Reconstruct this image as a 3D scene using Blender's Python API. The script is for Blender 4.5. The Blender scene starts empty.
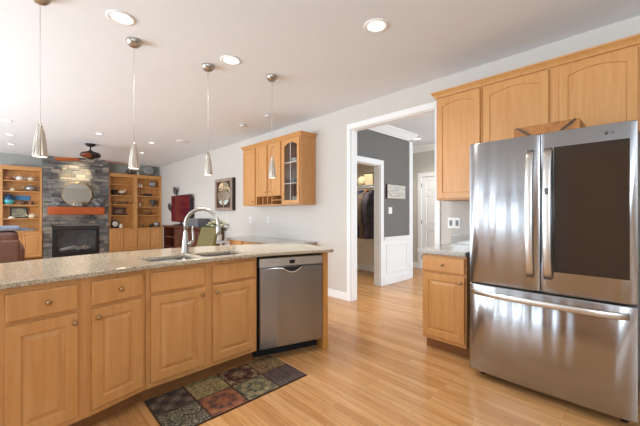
import bpy, bmesh, math, random
from mathutils import Vector, Matrix
random.seed(7)
C = bpy.context.scene
COL = C.collection
PI = math.pi
R = math.radians

# ------------------------------------------------------------------ camera
cam_d = bpy.data.cameras.new('camera')
cam = bpy.data.objects.new('camera', cam_d); COL.objects.link(cam)
THETA = math.atan(306 / 321.0)
cam_d.sensor_width = 36.0
cam_d.lens = 36.0 * 321.0 / 640.0
cam_d.clip_start = 0.05
cam.location = (0, 0, 1.24)
cam.rotation_euler = (R(90), 0, -THETA)
cam_d.shift_y = 0.0005
C.camera = cam

# ------------------------------------------------------------------ exposure, world
C.view_settings.view_transform = 'Standard'
C.view_settings.look = 'None'
C.view_settings.gamma = 1.0
C.view_settings.use_curve_mapping = False
C.view_settings.exposure = 0.72
w = bpy.data.worlds.new('sky'); C.world = w; w.use_nodes = True
bg = w.node_tree.nodes['Background']
bg.inputs[0].default_value = (0.72, 0.86, 1.0, 1); bg.inputs[1].default_value = 1.0


def area_light(name, loc, rot, sx, sy, power, col=(1, 1, 1)):
    d = bpy.data.lights.new(name, 'AREA'); d.shape = 'RECTANGLE'; d.size = sx; d.size_y = sy
    d.energy = power; d.color = col
    o = bpy.data.objects.new(name, d); COL.objects.link(o); o.location = loc; o.rotation_euler = rot
    return o


# area lights for windows added on unseen sides; only the patio panes are mirrored
DAY = (0.84, 0.93, 1.0)
EAST = (0, R(-124), 0)      # faces +X, tilted up to brighten the ceiling, like ground bounce
WINS = [('sink_side', -1.45, 1.55, 1.6, 1.3, 80), ('patio_near', 1.78, 1.05, .50, 2.05, 7), ('patio_far', 2.66, 1.05, .62, 2.05, 9), ('b_kitchen', 4.2, 1.45, 1.5, 1.6, 95), ('a', 6.2, 1.45, 1.3, 1.6, 50),  # kitchen-side lights added for the ceiling and the right wall
        ('b', 7.9, 1.45, 1.6, 1.5, 42), ('c', 9.9, 1.45, 1.3, 1.5, 40)]  # living room windows added to flatten the light
for n, y, z, sy, sz, p in WINS:
    area_light('daylight_' + n, (-3.12, y, z), (0, R(-148), 0) if n == 'sink_side' else EAST, sz, sy, p, DAY)  # steeper upward tilt for the light added under the kitchen ceiling
area_light('daylight_kitchen', (0.2, -2.42, 1.6), (R(150), 0, 0), 2.6, 1.3, 20, (0.78, 0.9, 1.0))  # unseen window light added, aimed up to brighten the kitchen ceiling
area_light('daylight_hall', (5.2, -0.3, 1.5), (R(90), 0, 0), 1.6, 1.8, 40, DAY)  # added area light for the hall, no window stands there


# ------------------------------------------------------------------ materials
def srgb(r, g, b):
    f = lambda c: (c / 255 / 12.92) if c <= 10 else ((c / 255 + 0.055) / 1.055) ** 2.4
    return (f(r), f(g), f(b), 1)


MATS = {}


def new_mat(name, col=(0.8, 0.8, 0.8, 1), rough=0.5, metal=0.0, **kw):
    m = bpy.data.materials.new(name); m.use_nodes = True
    b = m.node_tree.nodes['Principled BSDF']
    b.inputs['Base Color'].default_value = col
    b.inputs['Roughness'].default_value = rough
    b.inputs['Metallic'].default_value = metal
    for k, v in kw.items():
        b.inputs[k].default_value = v
    MATS[name] = m
    return m, m.node_tree.nodes, m.node_tree.links, b


def coords(nd, lk, scale=(1, 1, 1), rot=(0, 0, 0), rnd=False):
    tc = nd.new('ShaderNodeTexCoord'); mp = nd.new('ShaderNodeMapping')
    mp.inputs['Scale'].default_value = scale; mp.inputs['Rotation'].default_value = rot
    if rnd:
        oi = nd.new('ShaderNodeObjectInfo'); mul = nd.new('ShaderNodeMath'); mul.operation = 'MULTIPLY'; mul.inputs[1].default_value = 37.0
        lk.new(oi.outputs['Random'], mul.inputs[0])
        add = nd.new('ShaderNodeVectorMath'); add.operation = 'ADD'
        lk.new(tc.outputs['Object'], add.inputs[0]); lk.new(mul.outputs[0], add.inputs[1])
        lk.new(add.outputs[0], mp.inputs['Vector'])
    else:
        lk.new(tc.outputs['Object'], mp.inputs['Vector'])
    return mp.outputs['Vector']


def noise(nd, lk, vec, scale, detail=3, rough=0.5, dist=0.0):
    n = nd.new('ShaderNodeTexNoise'); n.inputs['Scale'].default_value = scale
    n.inputs['Detail'].default_value = detail; n.inputs['Roughness'].default_value = rough
    n.inputs['Distortion'].default_value = dist
    lk.new(vec, n.inputs['Vector'])
    return n.outputs['Fac']


def ramp(nd, lk, fac, stops, interp='LINEAR'):
    r = nd.new('ShaderNodeValToRGB'); r.color_ramp.interpolation = interp
    el = r.color_ramp.elements
    while len(el) < len(stops):
        el.new(0.5)
    for e, (p, c) in zip(el, stops):
        e.position = p; e.color = c
    lk.new(fac, r.inputs[0])
    return r.outputs['Color']


def bump(nd, lk, b, fac, strength, dist=0.01):
    bp = nd.new('ShaderNodeBump'); bp.inputs['Strength'].default_value = strength; bp.inputs['Distance'].default_value = dist
    lk.new(fac, bp.inputs['Height']); lk.new(bp.outputs[0], b.inputs['Normal'])


def wood(name, dark, mid, light, scale=(9, 9, 0.9), rough=0.38):
    m, nd, lk, b = new_mat(name, rough=rough)
    v = coords(nd, lk, scale, rnd=True)
    f = noise(nd, lk, v, 3.0, 5, 0.6, 0.6)
    c = ramp(nd, lk, f, [(0.30, dark), (0.5, mid), (0.72, light)])
    lk.new(c, b.inputs['Base Color'])
    bump(nd, lk, b, f, 0.05, 0.002)
    return m


def plain(name, col, rough=0.5, metal=0.0, var=0.06, sc=8.0, **kw):
    """plain colour with a faint procedural variation"""
    m, nd, lk, b = new_mat(name, col, rough, metal, **kw)
    v = coords(nd, lk)
    f = noise(nd, lk, v, sc, 3)
    a = tuple(max(0, x * (1 - var)) for x in col[:3]) + (1,)
    z = tuple(min(1, x * (1 + var)) for x in col[:3]) + (1,)
    lk.new(ramp(nd, lk, f, [(0.3, a), (0.7, z)]), b.inputs['Base Color'])
    return m


wood('maple', srgb(194, 137, 78), srgb(201, 146, 88), srgb(206, 153, 96))
wood('maple_side', srgb(186, 128, 62), srgb(196, 138, 72), srgb(206, 148, 82))
wood('cherry', srgb(60, 26, 18), srgb(82, 40, 28), srgb(104, 56, 40), rough=0.3)
wood('mantel_wood', srgb(150, 66, 22), srgb(178, 84, 30), srgb(196, 102, 44), scale=(1, 9, 9))
wood('tray_wood', srgb(128, 78, 26), srgb(160, 102, 40), srgb(178, 120, 54), scale=(8, 1, 8), rough=0.5)
wood('blade_wood', srgb(140, 68, 30), srgb(168, 88, 44), srgb(180, 100, 54), scale=(1, 9, 9))
wood('rustic_wood', srgb(120, 100, 88), srgb(152, 134, 120), srgb(178, 162, 148), scale=(12, 12, 1.5), rough=0.7)
wood('walnut', srgb(52, 34, 24), srgb(74, 50, 36), srgb(96, 68, 48))
plain('wall_paint', srgb(203, 198, 191), 0.75, var=0.01)
plain('ceiling_paint', srgb(231, 237, 244), 0.85, var=0.008)
plain('trim_white', srgb(238, 238, 238), 0.4, var=0.008)
plain('grey_wall', srgb(112, 109, 107), 0.7, var=0.02)
plain('living_grey', srgb(160, 160, 156), 0.75, var=0.02)
plain('closet_paint', srgb(226, 216, 198), 0.8, var=0.02)
plain('black', srgb(22, 22, 24), 0.35)
plain('black_matte', srgb(16, 16, 17), 0.7)
plain('bronze', srgb(48, 44, 44), 0.4, 0.4)
plain('nickel', srgb(172, 168, 162), 0.32, 1.0, var=0.03)
plain('brass', srgb(168, 138, 92), 0.35, 1.0)
plain('knob_metal', srgb(178, 150, 112), 0.36, 1.0)
plain('white_ceramic', srgb(232, 228, 220), 0.25)
plain('cream_ceramic', srgb(222, 206, 178), 0.4)
plain('turquoise', srgb(80, 168, 178), 0.3)
plain('deep_blue', srgb(30, 66, 100), 0.3)
plain('sign_blue', srgb(74, 132, 176), 0.6, var=0.2, sc=20)
plain('terracotta', srgb(178, 116, 84), 0.6)
plain('brown_item', srgb(92, 60, 42), 0.6, var=0.2)
plain('dark_item', srgb(40, 34, 32), 0.5)
plain('pewter', srgb(170, 170, 172), 0.35, 0.8)
plain('olive_fabric', srgb(104, 94, 56), 0.9, var=0.12, sc=60)
plain('leather', srgb(92, 58, 44), 0.42, var=0.15, sc=5)
plain('throw_grey', srgb(120, 130, 146), 0.95, var=0.2, sc=12)
plain('leaf_green', srgb(66, 92, 44), 0.6, var=0.3, sc=10)
plain('petal_white', srgb(226, 224, 178), 0.7, var=0.08)
plain('plastic_white', srgb(236, 236, 234), 0.35, var=0.01)
plain('grey_plastic', srgb(98, 100, 104), 0.5)
plain('jacket_black', srgb(38, 38, 44), 0.85, var=0.3, sc=8)
plain('jacket_navy', srgb(58, 66, 88), 0.85, var=0.25, sc=8)
plain('jacket_taupe', srgb(116, 100, 84), 0.85, var=0.25, sc=10)
plain('jacket_rust', srgb(150, 92, 48), 0.85, var=0.2, sc=10)
plain('cream_fabric', srgb(220, 200, 160), 0.9)
plain('bin_white', srgb(224, 226, 230), 0.5)
plain('log_ash', srgb(214, 208, 200), 0.9, var=0.35, sc=14)
plain('basket', srgb(120, 82, 46), 0.8, var=0.3, sc=40)
plain('plate_grey', srgb(140, 142, 140), 0.4, var=0.3, sc=9)
plain('wire', srgb(190, 190, 190), 0.4, 0.6)
plain('steel_dark', srgb(92, 90, 88), 0.4, 0.6)
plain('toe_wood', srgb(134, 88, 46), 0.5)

# brushed stainless steel
def steel(name, col, rough, wav=0.0, aniso=0.0):
    m, nd, lk, b = new_mat(name, col, rough, 1.0)
    b.inputs['Anisotropic'].default_value = aniso; b.inputs['Anisotropic Rotation'].default_value = 0.25
    tg = nd.new('ShaderNodeTangent'); tg.direction_type = 'RADIAL'; tg.axis = 'Z'; lk.new(tg.outputs[0], b.inputs['Tangent'])
    v = coords(nd, lk, (9, 9, 0.7))
    f1 = noise(nd, lk, v, 1.0, 1)
    v2 = coords(nd, lk, (2, 2, 220))
    f2 = noise(nd, lk, v2, 1.0, 2)
    mx = nd.new('ShaderNodeMath'); mx.operation = 'MULTIPLY_ADD'; mx.inputs[1].default_value = 0.02
    lk.new(f2, mx.inputs[0]); lk.new(f1, mx.inputs[2])
    bump(nd, lk, b, mx.outputs[0], wav, 0.02)
    return m


steel('stainless', srgb(172, 174, 178), 0.19, 0.4, .7)
steel('stainless_dw', srgb(160, 161, 164), 0.26, 0.25, .7)
steel('stainless_trim', srgb(210, 208, 204), 0.3, 0.0)
steel('sink_steel', srgb(112, 114, 118), 0.3, 0.0)
plain('chrome', srgb(214, 210, 204), 0.16, 1.0, var=0.02)
new_mat('dark_glass', srgb(54, 45, 39), 0.06, 0.0, **{'Specular IOR Level': 0.6})
new_mat('tv_screen', srgb(92, 20, 36), 0.12, 0.0)  # maroon reflection put into the screen colour
new_mat('mirror_glass', srgb(225, 222, 215), 0.02, 1.0)
new_mat('firebox_glass', srgb(40, 44, 58), 0.08, 0.0, **{'Alpha': 0.22})

m, nd, lk, b = new_mat('cabinet_glass', (1, 1, 1, 1), 0.02)
tr = nd.new('ShaderNodeBsdfTransparent'); gl = nd.new('ShaderNodeBsdfGlossy'); gl.inputs['Roughness'].default_value = 0.03
mixs = nd.new('ShaderNodeMixShader'); mixs.inputs[0].default_value = 0.06
tr.inputs[0].default_value = (0.86, 0.88, 0.88, 1)
lk.new(tr.outputs[0], mixs.inputs[1]); lk.new(gl.outputs[0], mixs.inputs[2])
lk.new(mixs.outputs[0], nd['Material Output'].inputs[0])


def emis(name, col, strength):
    m, nd, lk, b = new_mat(name, col, 0.5)
    b.inputs['Emission Color'].default_value = col; b.inputs['Emission Strength'].default_value = strength
    return m


emis('lamp_warm', (1.0, 0.86, 0.66, 1), 9.0)
emis('lamp_white', (1.0, 0.95, 0.86, 1), 1.6)
emis('pendant_glow', (1.0, 0.88, 0.72, 1), 2.2)

# granite
def granite(name, base, dark, light, brown):
    m, nd, lk, b = new_mat(name, rough=0.09)
    v = coords(nd, lk)
    f1 = noise(nd, lk, v, 85, 4, 0.7)
    c1 = ramp(nd, lk, f1, [(0.30, dark), (0.42, brown), (0.52, base), (0.68, light)])
    f2 = noise(nd, lk, v, 210, 2, 0.6)
    c2 = ramp(nd, lk, f2, [(0.40, dark), (0.47, base), (0.60, light)])
    mx = nd.new('ShaderNodeMix'); mx.data_type = 'RGBA'; mx.inputs[0].default_value = 0.45
    lk.new(c1, mx.inputs[6]); lk.new(c2, mx.inputs[7])
    lk.new(mx.outputs[2], b.inputs['Base Color'])
    return m


granite('granite', srgb(184, 170, 146), srgb(70, 60, 52), srgb(210, 200, 182), srgb(146, 120, 88))
granite('granite_grey', srgb(190, 188, 182), srgb(70, 66, 64), srgb(208, 206, 200), srgb(140, 134, 126))

# oak strip floor, planks along Y
m, nd, lk, b = new_mat('oak_floor', rough=0.27)
v = coords(nd, lk, (1, 1, 1), (0, 0, R(90)))
br = nd.new('ShaderNodeTexBrick'); br.offset = 0.37; br.squash = 1.0
br.inputs['Scale'].default_value = 1.0; br.inputs['Brick Width'].default_value = 1.05; br.inputs['Row Height'].default_value = 0.057
br.inputs['Mortar Size'].default_value = 0.0009; br.inputs['Mortar Smooth'].default_value = 0.1; br.inputs['Bias'].default_value = -0.1
br.inputs['Color1'].default_value = srgb(212, 163, 110); br.inputs['Color2'].default_value = srgb(190, 136, 82)
br.inputs['Mortar'].default_value = srgb(140, 92, 50)
lk.new(v, br.inputs['Vector'])
vg = coords(nd, lk, (22, 1.6, 1))
fg = noise(nd, lk, vg, 1.6, 6, 0.62, 0.8)
cg = ramp(nd, lk, fg, [(0.30, (0.70, 0.62, 0.54, 1)), (0.55, (1, 1, 1, 1)), (0.8, (1.08, 1.06, 1.03, 1))])
mx = nd.new('ShaderNodeMix'); mx.data_type = 'RGBA'; mx.blend_type = 'MULTIPLY'; mx.inputs[0].default_value = 0.8
lk.new(br.outputs['Color'], mx.inputs[6]); lk.new(cg, mx.inputs[7]); lk.new(mx.outputs[2], b.inputs['Base Color'])
bump(nd, lk, b, fg, 0.03, 0.003)

# ledger stone: each stone of the mesh takes its own tone
m, nd, lk, b = new_mat('ledger_stone', rough=0.85)
gi = nd.new('ShaderNodeNewGeometry')
c1 = ramp(nd, lk, gi.outputs['Random Per Island'], [(0.0, srgb(96, 95, 93)), (0.3, srgb(128, 127, 123)), (0.55, srgb(152, 148, 140)), (0.75, srgb(170, 161, 146)), (0.92, srgb(110, 104, 96)), (1.0, srgb(146, 144, 140))])
v = coords(nd, lk, (4, 4, 14))
fs = noise(nd, lk, v, 3.0, 5, 0.65)
cs = ramp(nd, lk, fs, [(0.3, (0.62, 0.62, 0.66, 1)), (0.6, (1, 1, 1, 1))])
mx = nd.new('ShaderNodeMix'); mx.data_type = 'RGBA'; mx.blend_type = 'MULTIPLY'; mx.inputs[0].default_value = 1.0
lk.new(c1, mx.inputs[6]); lk.new(cs, mx.inputs[7]); lk.new(mx.outputs[2], b.inputs['Base Color'])
bump(nd, lk, b, fs, 0.6, 0.02)

# painted pictures
m, nd, lk, b = new_mat('landscape_painting', rough=0.6)
v = coords(nd, lk, (3, 3, 9)); f = noise(nd, lk, v, 2.0, 5, 0.7)
lk.new(ramp(nd, lk, f, [(0.3, srgb(64, 72, 76)), (0.45, srgb(104, 116, 104)), (0.55, srgb(168, 158, 122)), (0.7, srgb(120, 138, 146))]), b.inputs['Base Color'])
m, nd, lk, b = new_mat('barn_board', rough=0.7)
v = coords(nd, lk, (3, 3, 16)); f = noise(nd, lk, v, 2.0, 4, 0.6)
lk.new(ramp(nd, lk, f, [(0.3, srgb(168, 164, 154)), (0.55, srgb(206, 202, 192)), (0.75, srgb(222, 220, 212))]), b.inputs['Base Color'])
m, nd, lk, b = new_mat('flute_nickel', srgb(206, 196, 182), 0.22, 1.0)
v = coords(nd, lk)
sx = nd.new('ShaderNodeSeparateXYZ'); lk.new(v, sx.inputs[0])
at = nd.new('ShaderNodeMath'); at.operation = 'ARCTAN2'; lk.new(sx.outputs['X'], at.inputs[0]); lk.new(sx.outputs['Y'], at.inputs[1])
ml = nd.new('ShaderNodeMath'); ml.operation = 'MULTIPLY'; ml.inputs[1].default_value = 14.0; lk.new(at.outputs[0], ml.inputs[0])
sn = nd.new('ShaderNodeMath'); sn.operation = 'SINE'; lk.new(ml.outputs[0], sn.inputs[0])
bump(nd, lk, b, sn.outputs[0], 0.5, 0.004)


# rug tiles
def rug_mat(name, kind, a, b2, c, sc):
    """woven motif on one square of the mat, in the square's own coordinates (0 to .24 m)"""
    m, nd, lk, b = new_mat(name, rough=0.95)
    v = coords(nd, lk)

    def mth(op, x, y=None):
        n = nd.new('ShaderNodeMath'); n.operation = op
        for i, q in enumerate((x, y)):
            if q is None: continue
            if isinstance(q, (int, float)): n.inputs[i].default_value = q
            else: lk.new(q, n.inputs[i])
        return n.outputs[0]
    sep = nd.new('ShaderNodeSeparateXYZ'); lk.new(v, sep.inputs[0])
    x = mth('SUBTRACT', sep.outputs['X'], .1195); y = mth('SUBTRACT', sep.outputs['Y'], .1145)
    r = mth('SQRT', mth('ADD', mth('MULTIPLY', x, x), mth('MULTIPLY', y, y)))
    th = mth('ARCTAN2', x, y)
    nz = noise(nd, lk, v, 90, 3, 0.6, 1.0)
    if kind == 'rosette':
        f = mth('ADD', mth('MULTIPLY', mth('SINE', mth('MULTIPLY', th, 8.0)), .55), mth('SINE', mth('MULTIPLY', r, sc)))
    elif kind == 'lattice':
        f = mth('ADD', mth('SINE', mth('MULTIPLY', mth('ADD', x, y), sc)), mth('SINE', mth('MULTIPLY', mth('SUBTRACT', x, y), sc)))
    elif kind == 'swirl':
        f = mth('MULTIPLY', mth('SINE', mth('ADD', mth('MULTIPLY', x, sc), mth('MULTIPLY', mth('SINE', mth('MULTIPLY', y, sc * .9)), 2.2))), 1.5)
    else:
        f = mth('MULTIPLY', mth('SUBTRACT', noise(nd, lk, v, sc, 2, .5, 1.5), .5), 7.0)
    f = mth('ADD', mth('MULTIPLY', f, .13), mth('ADD', mth('MULTIPLY', mth('SUBTRACT', nz, .5), 1.5), .48))
    lk.new(ramp(nd, lk, f, [(0.30, a), (0.48, b2), (0.54, b2), (0.70, c)]), b.inputs['Base Color'])
    return m


# ------------------------------------------------------------------ geometry helpers
class MB:
    def __init__(s):
        s.v = []; s.f = []; s.m = []; s.cur = 0; s.smooth = []
        s.sm = False

    def add(s, vs, fs):
        o = len(s.v); s.v += [tuple(x) for x in vs]
        for f in fs:
            s.f.append([i + o for i in f]); s.m.append(s.cur); s.smooth.append(s.sm)
        return s

    def box(s, x0, x1, y0, y1, z0, z1):
        x0, x1 = min(x0, x1), max(x0, x1); y0, y1 = min(y0, y1), max(y0, y1); z0, z1 = min(z0, z1), max(z0, z1)
        return s.add([(x0, y0, z0), (x1, y0, z0), (x1, y1, z0), (x0, y1, z0), (x0, y0, z1), (x1, y0, z1), (x1, y1, z1), (x0, y1, z1)],
                     [(3, 2, 1, 0), (4, 5, 6, 7), (0, 1, 5, 4), (1, 2, 6, 5), (2, 3, 7, 6), (3, 0, 4, 7)])

    def obox(s, c, size, rot):
        M = Matrix.Rotation(rot[2], 3, 'Z') @ Matrix.Rotation(rot[1], 3, 'Y') @ Matrix.Rotation(rot[0], 3, 'X')
        t = MB().box(-size[0] / 2, size[0] / 2, -size[1] / 2, size[1] / 2, -size[2] / 2, size[2] / 2)
        return s.add([tuple(M @ Vector(p) + Vector(c)) for p in t.v], t.f)

    def prism(s, poly, z0, z1):
        n = len(poly)
        vs = [(x, y, z0) for x, y in poly] + [(x, y, z1) for x, y in poly]
        fs = [tuple(reversed(range(n))), tuple(range(n, 2 * n))] + [(i, (i + 1) % n, n + (i + 1) % n, n + i) for i in range(n)]
        return s.add(vs, fs)

    def loft(s, rings, cap=True, close=True):
        n = len(rings[0]); vs = [p for r in rings for p in r]; fs = []
        for k in range(len(rings) - 1):
            for i in range(n if close else n - 1):
                j = (i + 1) % n
                fs.append((k * n + i, k * n + j, (k + 1) * n + j, (k + 1) * n + i))
        if cap:
            fs.append(tuple(reversed(range(n)))); fs.append(tuple(range((len(rings) - 1) * n, len(rings) * n)))
        return s.add(vs, fs)

    def lathe(s, prof, c=(0, 0, 0), axis='z', n=24, sx=1.0, sy=1.0):
        rings = []
        for r, h in prof:
            ring = []
            for i in range(n):
                a = 2 * PI * i / n; x, y = r * math.cos(a) * sx, r * math.sin(a) * sy
                if axis == 'z': p = (c[0] + x, c[1] + y, c[2] + h)
                elif axis == 'y': p = (c[0] + x, c[1] + h, c[2] - y)
                else: p = (c[0] + h, c[1] + x, c[2] + y)
                ring.append(p)
            rings.append(ring)
        old = s.sm; s.sm = True
        s.loft(rings); s.sm = old
        return s

    def tube(s, pts, r, n=10, radii=None):
        pts = [Vector(p) for p in pts]; rings = []
        up = Vector((0, 0, 1))
        prev = None
        for i, p in enumerate(pts):
            t = (pts[min(i + 1, len(pts) - 1)] - pts[max(i - 1, 0)]).normalized()
            if prev is None:
                a = up if abs(t.dot(up)) < 0.95 else Vector((1, 0, 0))
                u = t.cross(a).normalized()
            else:
                u = (prev - t * prev.dot(t)).normalized()
            prev = u; vv = t.cross(u)
            rr = radii[i] if radii else r
            rings.append([tuple(p + u * rr * math.cos(2 * PI * k / n) + vv * rr * math.sin(2 * PI * k / n)) for k in range(n)])
        old = s.sm; s.sm = True
        s.loft(rings); s.sm = old
        return s

    def ell(s, c, rx, ry, rz, n=16, k=9):
        prof = [(max(1e-4, math.sin(PI * i / (k - 1))), -math.cos(PI * i / (k - 1))) for i in range(k)]
        rings = [[(c[0] + r * rx * math.cos(2 * PI * j / n), c[1] + r * ry * math.sin(2 * PI * j / n), c[2] + h * rz) for j in range(n)] for r, h in prof]
        old = s.sm; s.sm = True
        s.loft(rings); s.sm = old
        return s

    def build(s, name, mat, parent=None, bevel=0.0, loc=None, rotz=0.0, seg=2, subsurf=0):
        me = bpy.data.meshes.new(name); me.from_pydata(s.v, [], s.f); me.validate()
        mats = mat if isinstance(mat, (list, tuple)) else [mat]
        for k in mats: me.materials.append(MATS[k])
        if len(me.polygons) == len(s.f):
            for p, mi, sm in zip(me.polygons, s.m, s.smooth):
                p.material_index = mi; p.use_smooth = sm
        bm = bmesh.new(); bm.from_mesh(me); bmesh.ops.recalc_face_normals(bm, faces=bm.faces); bm.to_mesh(me); bm.free()
        o = bpy.data.objects.new(name, me); COL.objects.link(o)
        if parent: o.parent = parent
        if loc: o.location = loc
        if rotz: o.rotation_euler = (0, 0, rotz)
        if bevel:
            md = o.modifiers.new('bevel', 'BEVEL'); md.width = bevel; md.segments = seg; md.limit_method = 'ANGLE'; md.angle_limit = R(40)
        if subsurf:
            md = o.modifiers.new('sub', 'SUBSURF'); md.levels = subsurf; md.render_levels = subsurf
            for p in me.polygons: p.use_smooth = True
        return o


def tag(o, label=None, cat=None, group=None, kind=None):
    for k, v in (('label', label), ('category', cat), ('group', group), ('kind', kind)):
        if v: o[k] = v
    return o


def thing(name, label, cat, loc=(0, 0, 0), rotz=0.0, group=None):
    o = bpy.data.objects.new(name, None); COL.objects.link(o); o.empty_display_size = 0.1
    o.location = loc; o.rotation_euler = (0, 0, rotz)
    return tag(o, label, cat, group)


def struct(name, mb, mat, parent=None, bevel=0.0, label=None):
    o = mb.build(name, mat, parent, bevel)
    if not parent: o['kind'] = 'structure'
    if label: o['label'] = label
    return o


def copy_tree(o, parent=None):
    c = o.copy(); COL.objects.link(c); c.parent = parent
    for ch in list(o.children): copy_tree(ch, c)
    return c


WEST = -R(90)   # local front (-y) turned to world -X

# ------------------------------------------------------------------ setting
XW = 3.43; CEIL = 2.74; FARY = 11.2
OY0, OY1, OZ = 1.716, 2.97, 2.42          # cased opening in the long wall
struct('floor', MB().box(-3.2, 7.2, -2.6, FARY + .12, -0.06, 0), 'oak_floor')
struct('ceiling', MB().box(-3.2, 7.2, -2.6, FARY + .12, CEIL, CEIL + .08), 'ceiling_paint')
wr = MB().box(XW, XW + .12, -2.6, OY0, 0, CEIL).box(XW, XW + .12, OY1, FARY, 0, CEIL).box(XW, XW + .12, OY0, OY1, OZ, CEIL)
struct('wall_right', wr, 'wall_paint')
struct('wall_far', MB().box(-3.2, XW + .12, FARY, FARY + .12, 0, CEIL), 'living_grey')
# unseen left side, cut open at the window lights
lw = MB(); yy = -2.6
for n, y, z, sy, sz, p in WINS:
    y0, y1, z0, z1 = y - sy / 2, y + sy / 2, max(0, z - sz / 2), z + sz / 2
    lw.box(-3.2, -3.1, yy, y0, 0, CEIL)
    if z0 > 0.05: lw.box(-3.2, -3.1, y0, y1, 0, z0)
    lw.box(-3.2, -3.1, y0, y1, z1, CEIL); yy = y1
lw.box(-3.2, -3.1, yy, FARY, 0, CEIL)
struct('wall_left', lw, 'wall_paint')
struct('wall_near', MB().box(-3.2, -1.1, -2.6, -2.5, 0, CEIL).box(1.5, XW, -2.6, -2.5, 0, CEIL).box(-1.1, 1.5, -2.6, -2.5, 0, .95).box(-1.1, 1.5, -2.6, -2.5, 2.25, CEIL), 'wall_paint')

# cased opening trim
t = MB()
for xa, xb in ((XW - .02, XW), (XW + .12, XW + .14)):
    t.box(xa, xb, OY1, OY1 + .06, 0, OZ).box(xa, xb, OY0 - .06, OY0, 0, OZ).box(xa, xb, OY0 - .06, OY1 + .06, OZ, OZ + .075)
t.box(XW, XW + .12, OY1 - .012, OY1, 0, OZ - .012).box(XW, XW + .12, OY0, OY0 + .012, 0, OZ - .012).box(XW, XW + .12, OY0, OY1, OZ - .012, OZ)
struct('trim_1', t, 'trim_white', bevel=.004)
struct('baseboard_right', MB().box(XW - .016, XW, OY1 + .06, 3.69, 0, .11).box(XW - .016, XW, 5.5, 6.4, 0, .11), 'trim_white', bevel=.004)

# hall beyond the opening
HY = 3.25; HX1 = 5.44
DX0, DX1, DZ = 3.64, 4.51, 2.06
hw = MB().box(XW + .12, DX0, HY, HY + .12, 0, CEIL).box(DX1, HX1, HY, HY + .12, 0, CEIL).box(DX0, DX1, HY, HY + .12, DZ, CEIL)
struct('wall_hall', hw, 'grey_wall')
struct('trim_2', MB().box(DX1, DX1 + .085, HY - .02, HY, 0, DZ).box(DX0 - .085, DX0, HY - .02, HY, 0, DZ).box(DX0 - .085, DX1 + .085, HY - .02, HY, DZ, DZ + .085)
       .box(DX1 - .012, DX1, HY, HY + .12, 0, DZ - .012).box(DX0, DX0 + .012, HY, HY + .12, 0, DZ - .012).box(DX0, DX1, HY, HY + .12, DZ - .012, DZ), 'trim_white', bevel=.004)
# wainscot, chair rail and crown on the grey wall
wx0 = DX1 + .085
wn = MB().box(wx0, HX1, HY - .012, HY, 0, .80).box(wx0, HX1 + .03, HY - .045, HY, .80, .83).box(wx0, HX1 + .02, HY - .03, HY, .765, .80)
wn.box(wx0, HX1 + .01, HY - .03, HY, 0, .13)
px0, px1, pz0, pz1 = wx0 + .08, HX1 - .1, .21, .70
for a in (0, .012):
    q = .02 - a
    wn.box(px0 + a, px1 - a, HY - .024 + a * .3, HY - .01, pz0 + a, pz0 + a + .018).box(px0 + a, px1 - a, HY - .024 + a * .3, HY - .01, pz1 - a - .018, pz1 - a)
    wn.box(px0 + a, px0 + a + .018, HY - .024 + a * .3, HY - .01, pz0 + a, pz1 - a).box(px1 - a - .018, px1 - a, HY - .024 + a * .3, HY - .01, pz0 + a, pz1 - a)
struct('trim_3', wn, 'trim_white', bevel=.004)
struct('trim_4', MB().box(HX1, HX1 + .11, HY - .015, HY + .135, 0, CEIL), 'trim_white', bevel=.004)


def crown_run(mb, p0, p1, nrm, h=.13, d=.11):
    """crown moulding along p0-p1, projecting along nrm"""
    pr = [(0, 0), (d, 0), (d, -.02), (d * .8, -.035), (d * .35, -h * .72), (.015, -h * .85), (.015, -h), (0, -h)]
    rings = [[(p[0] + nrm[0] * a, p[1] + nrm[1] * a, CEIL + z) for a, z in pr] for p in (p0, p1)]
    return mb.loft(rings)


cr = MB()
crown_run(cr, (XW + .12, HY), (HX1 + .13, HY), (0, -1))
crown_run(cr, (6.6, 1.6), (6.6, 5.3), (-1, 0))
struct('trim_5', cr, 'trim_white')
HDX = 6.6; HDY0, HDY1 = 2.85, 3.63
struct('wall_hall_end', MB().box(HDX, HDX + .12, -.5, HDY0, 0, CEIL).box(HDX, HDX + .12, HDY1, 5.4, 0, CEIL).box(HDX, HDX + .12, HDY0, HDY1, 2.05, CEIL), 'wall_paint')
struct('wall_hall_side', MB().box(5.5, 7.2, 5.3, 5.42, 0, CEIL), 'wall_paint')
struct('trim_6', MB().box(HDX - .02, HDX, HDY1, HDY1 + .085, 0, 2.05).box(HDX - .02, HDX, HDY0 - .085, HDY0, 0, 2.05).box(HDX - .02, HDX, HDY0 - .085, HDY1 + .085, 2.05, 2.135), 'trim_white', bevel=.004)
struct('baseboard_hall', MB().box(HDX - .016, HDX, HDY1 + .085, 5.3, 0, .13).box(HDX - .016, HDX, 1.2, HDY0 - .085, 0, .13), 'trim_white', bevel=.004)


def contour(x0, x1, z0, z1, d, y, arch=0.0, n=12):
    """closed outline inset by d at depth y, whose top edge rises by arch in the middle"""
    a, b, c, e = x0 + d, x1 - d, z0 + d, z1 - d
    pts = [(a, y, c), (b, y, c)]
    if arch:
        side = e - arch
        for i in range(n + 1):
            t = i / n; x = b + (a - b) * t
            u = 2 * t - 1
            pts.append((x, y, side + arch * (1 - u * u)))
    else:
        for i in range(n + 1):
            pts.append((b + (a - b) * i / n, y, e))
    return pts


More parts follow.
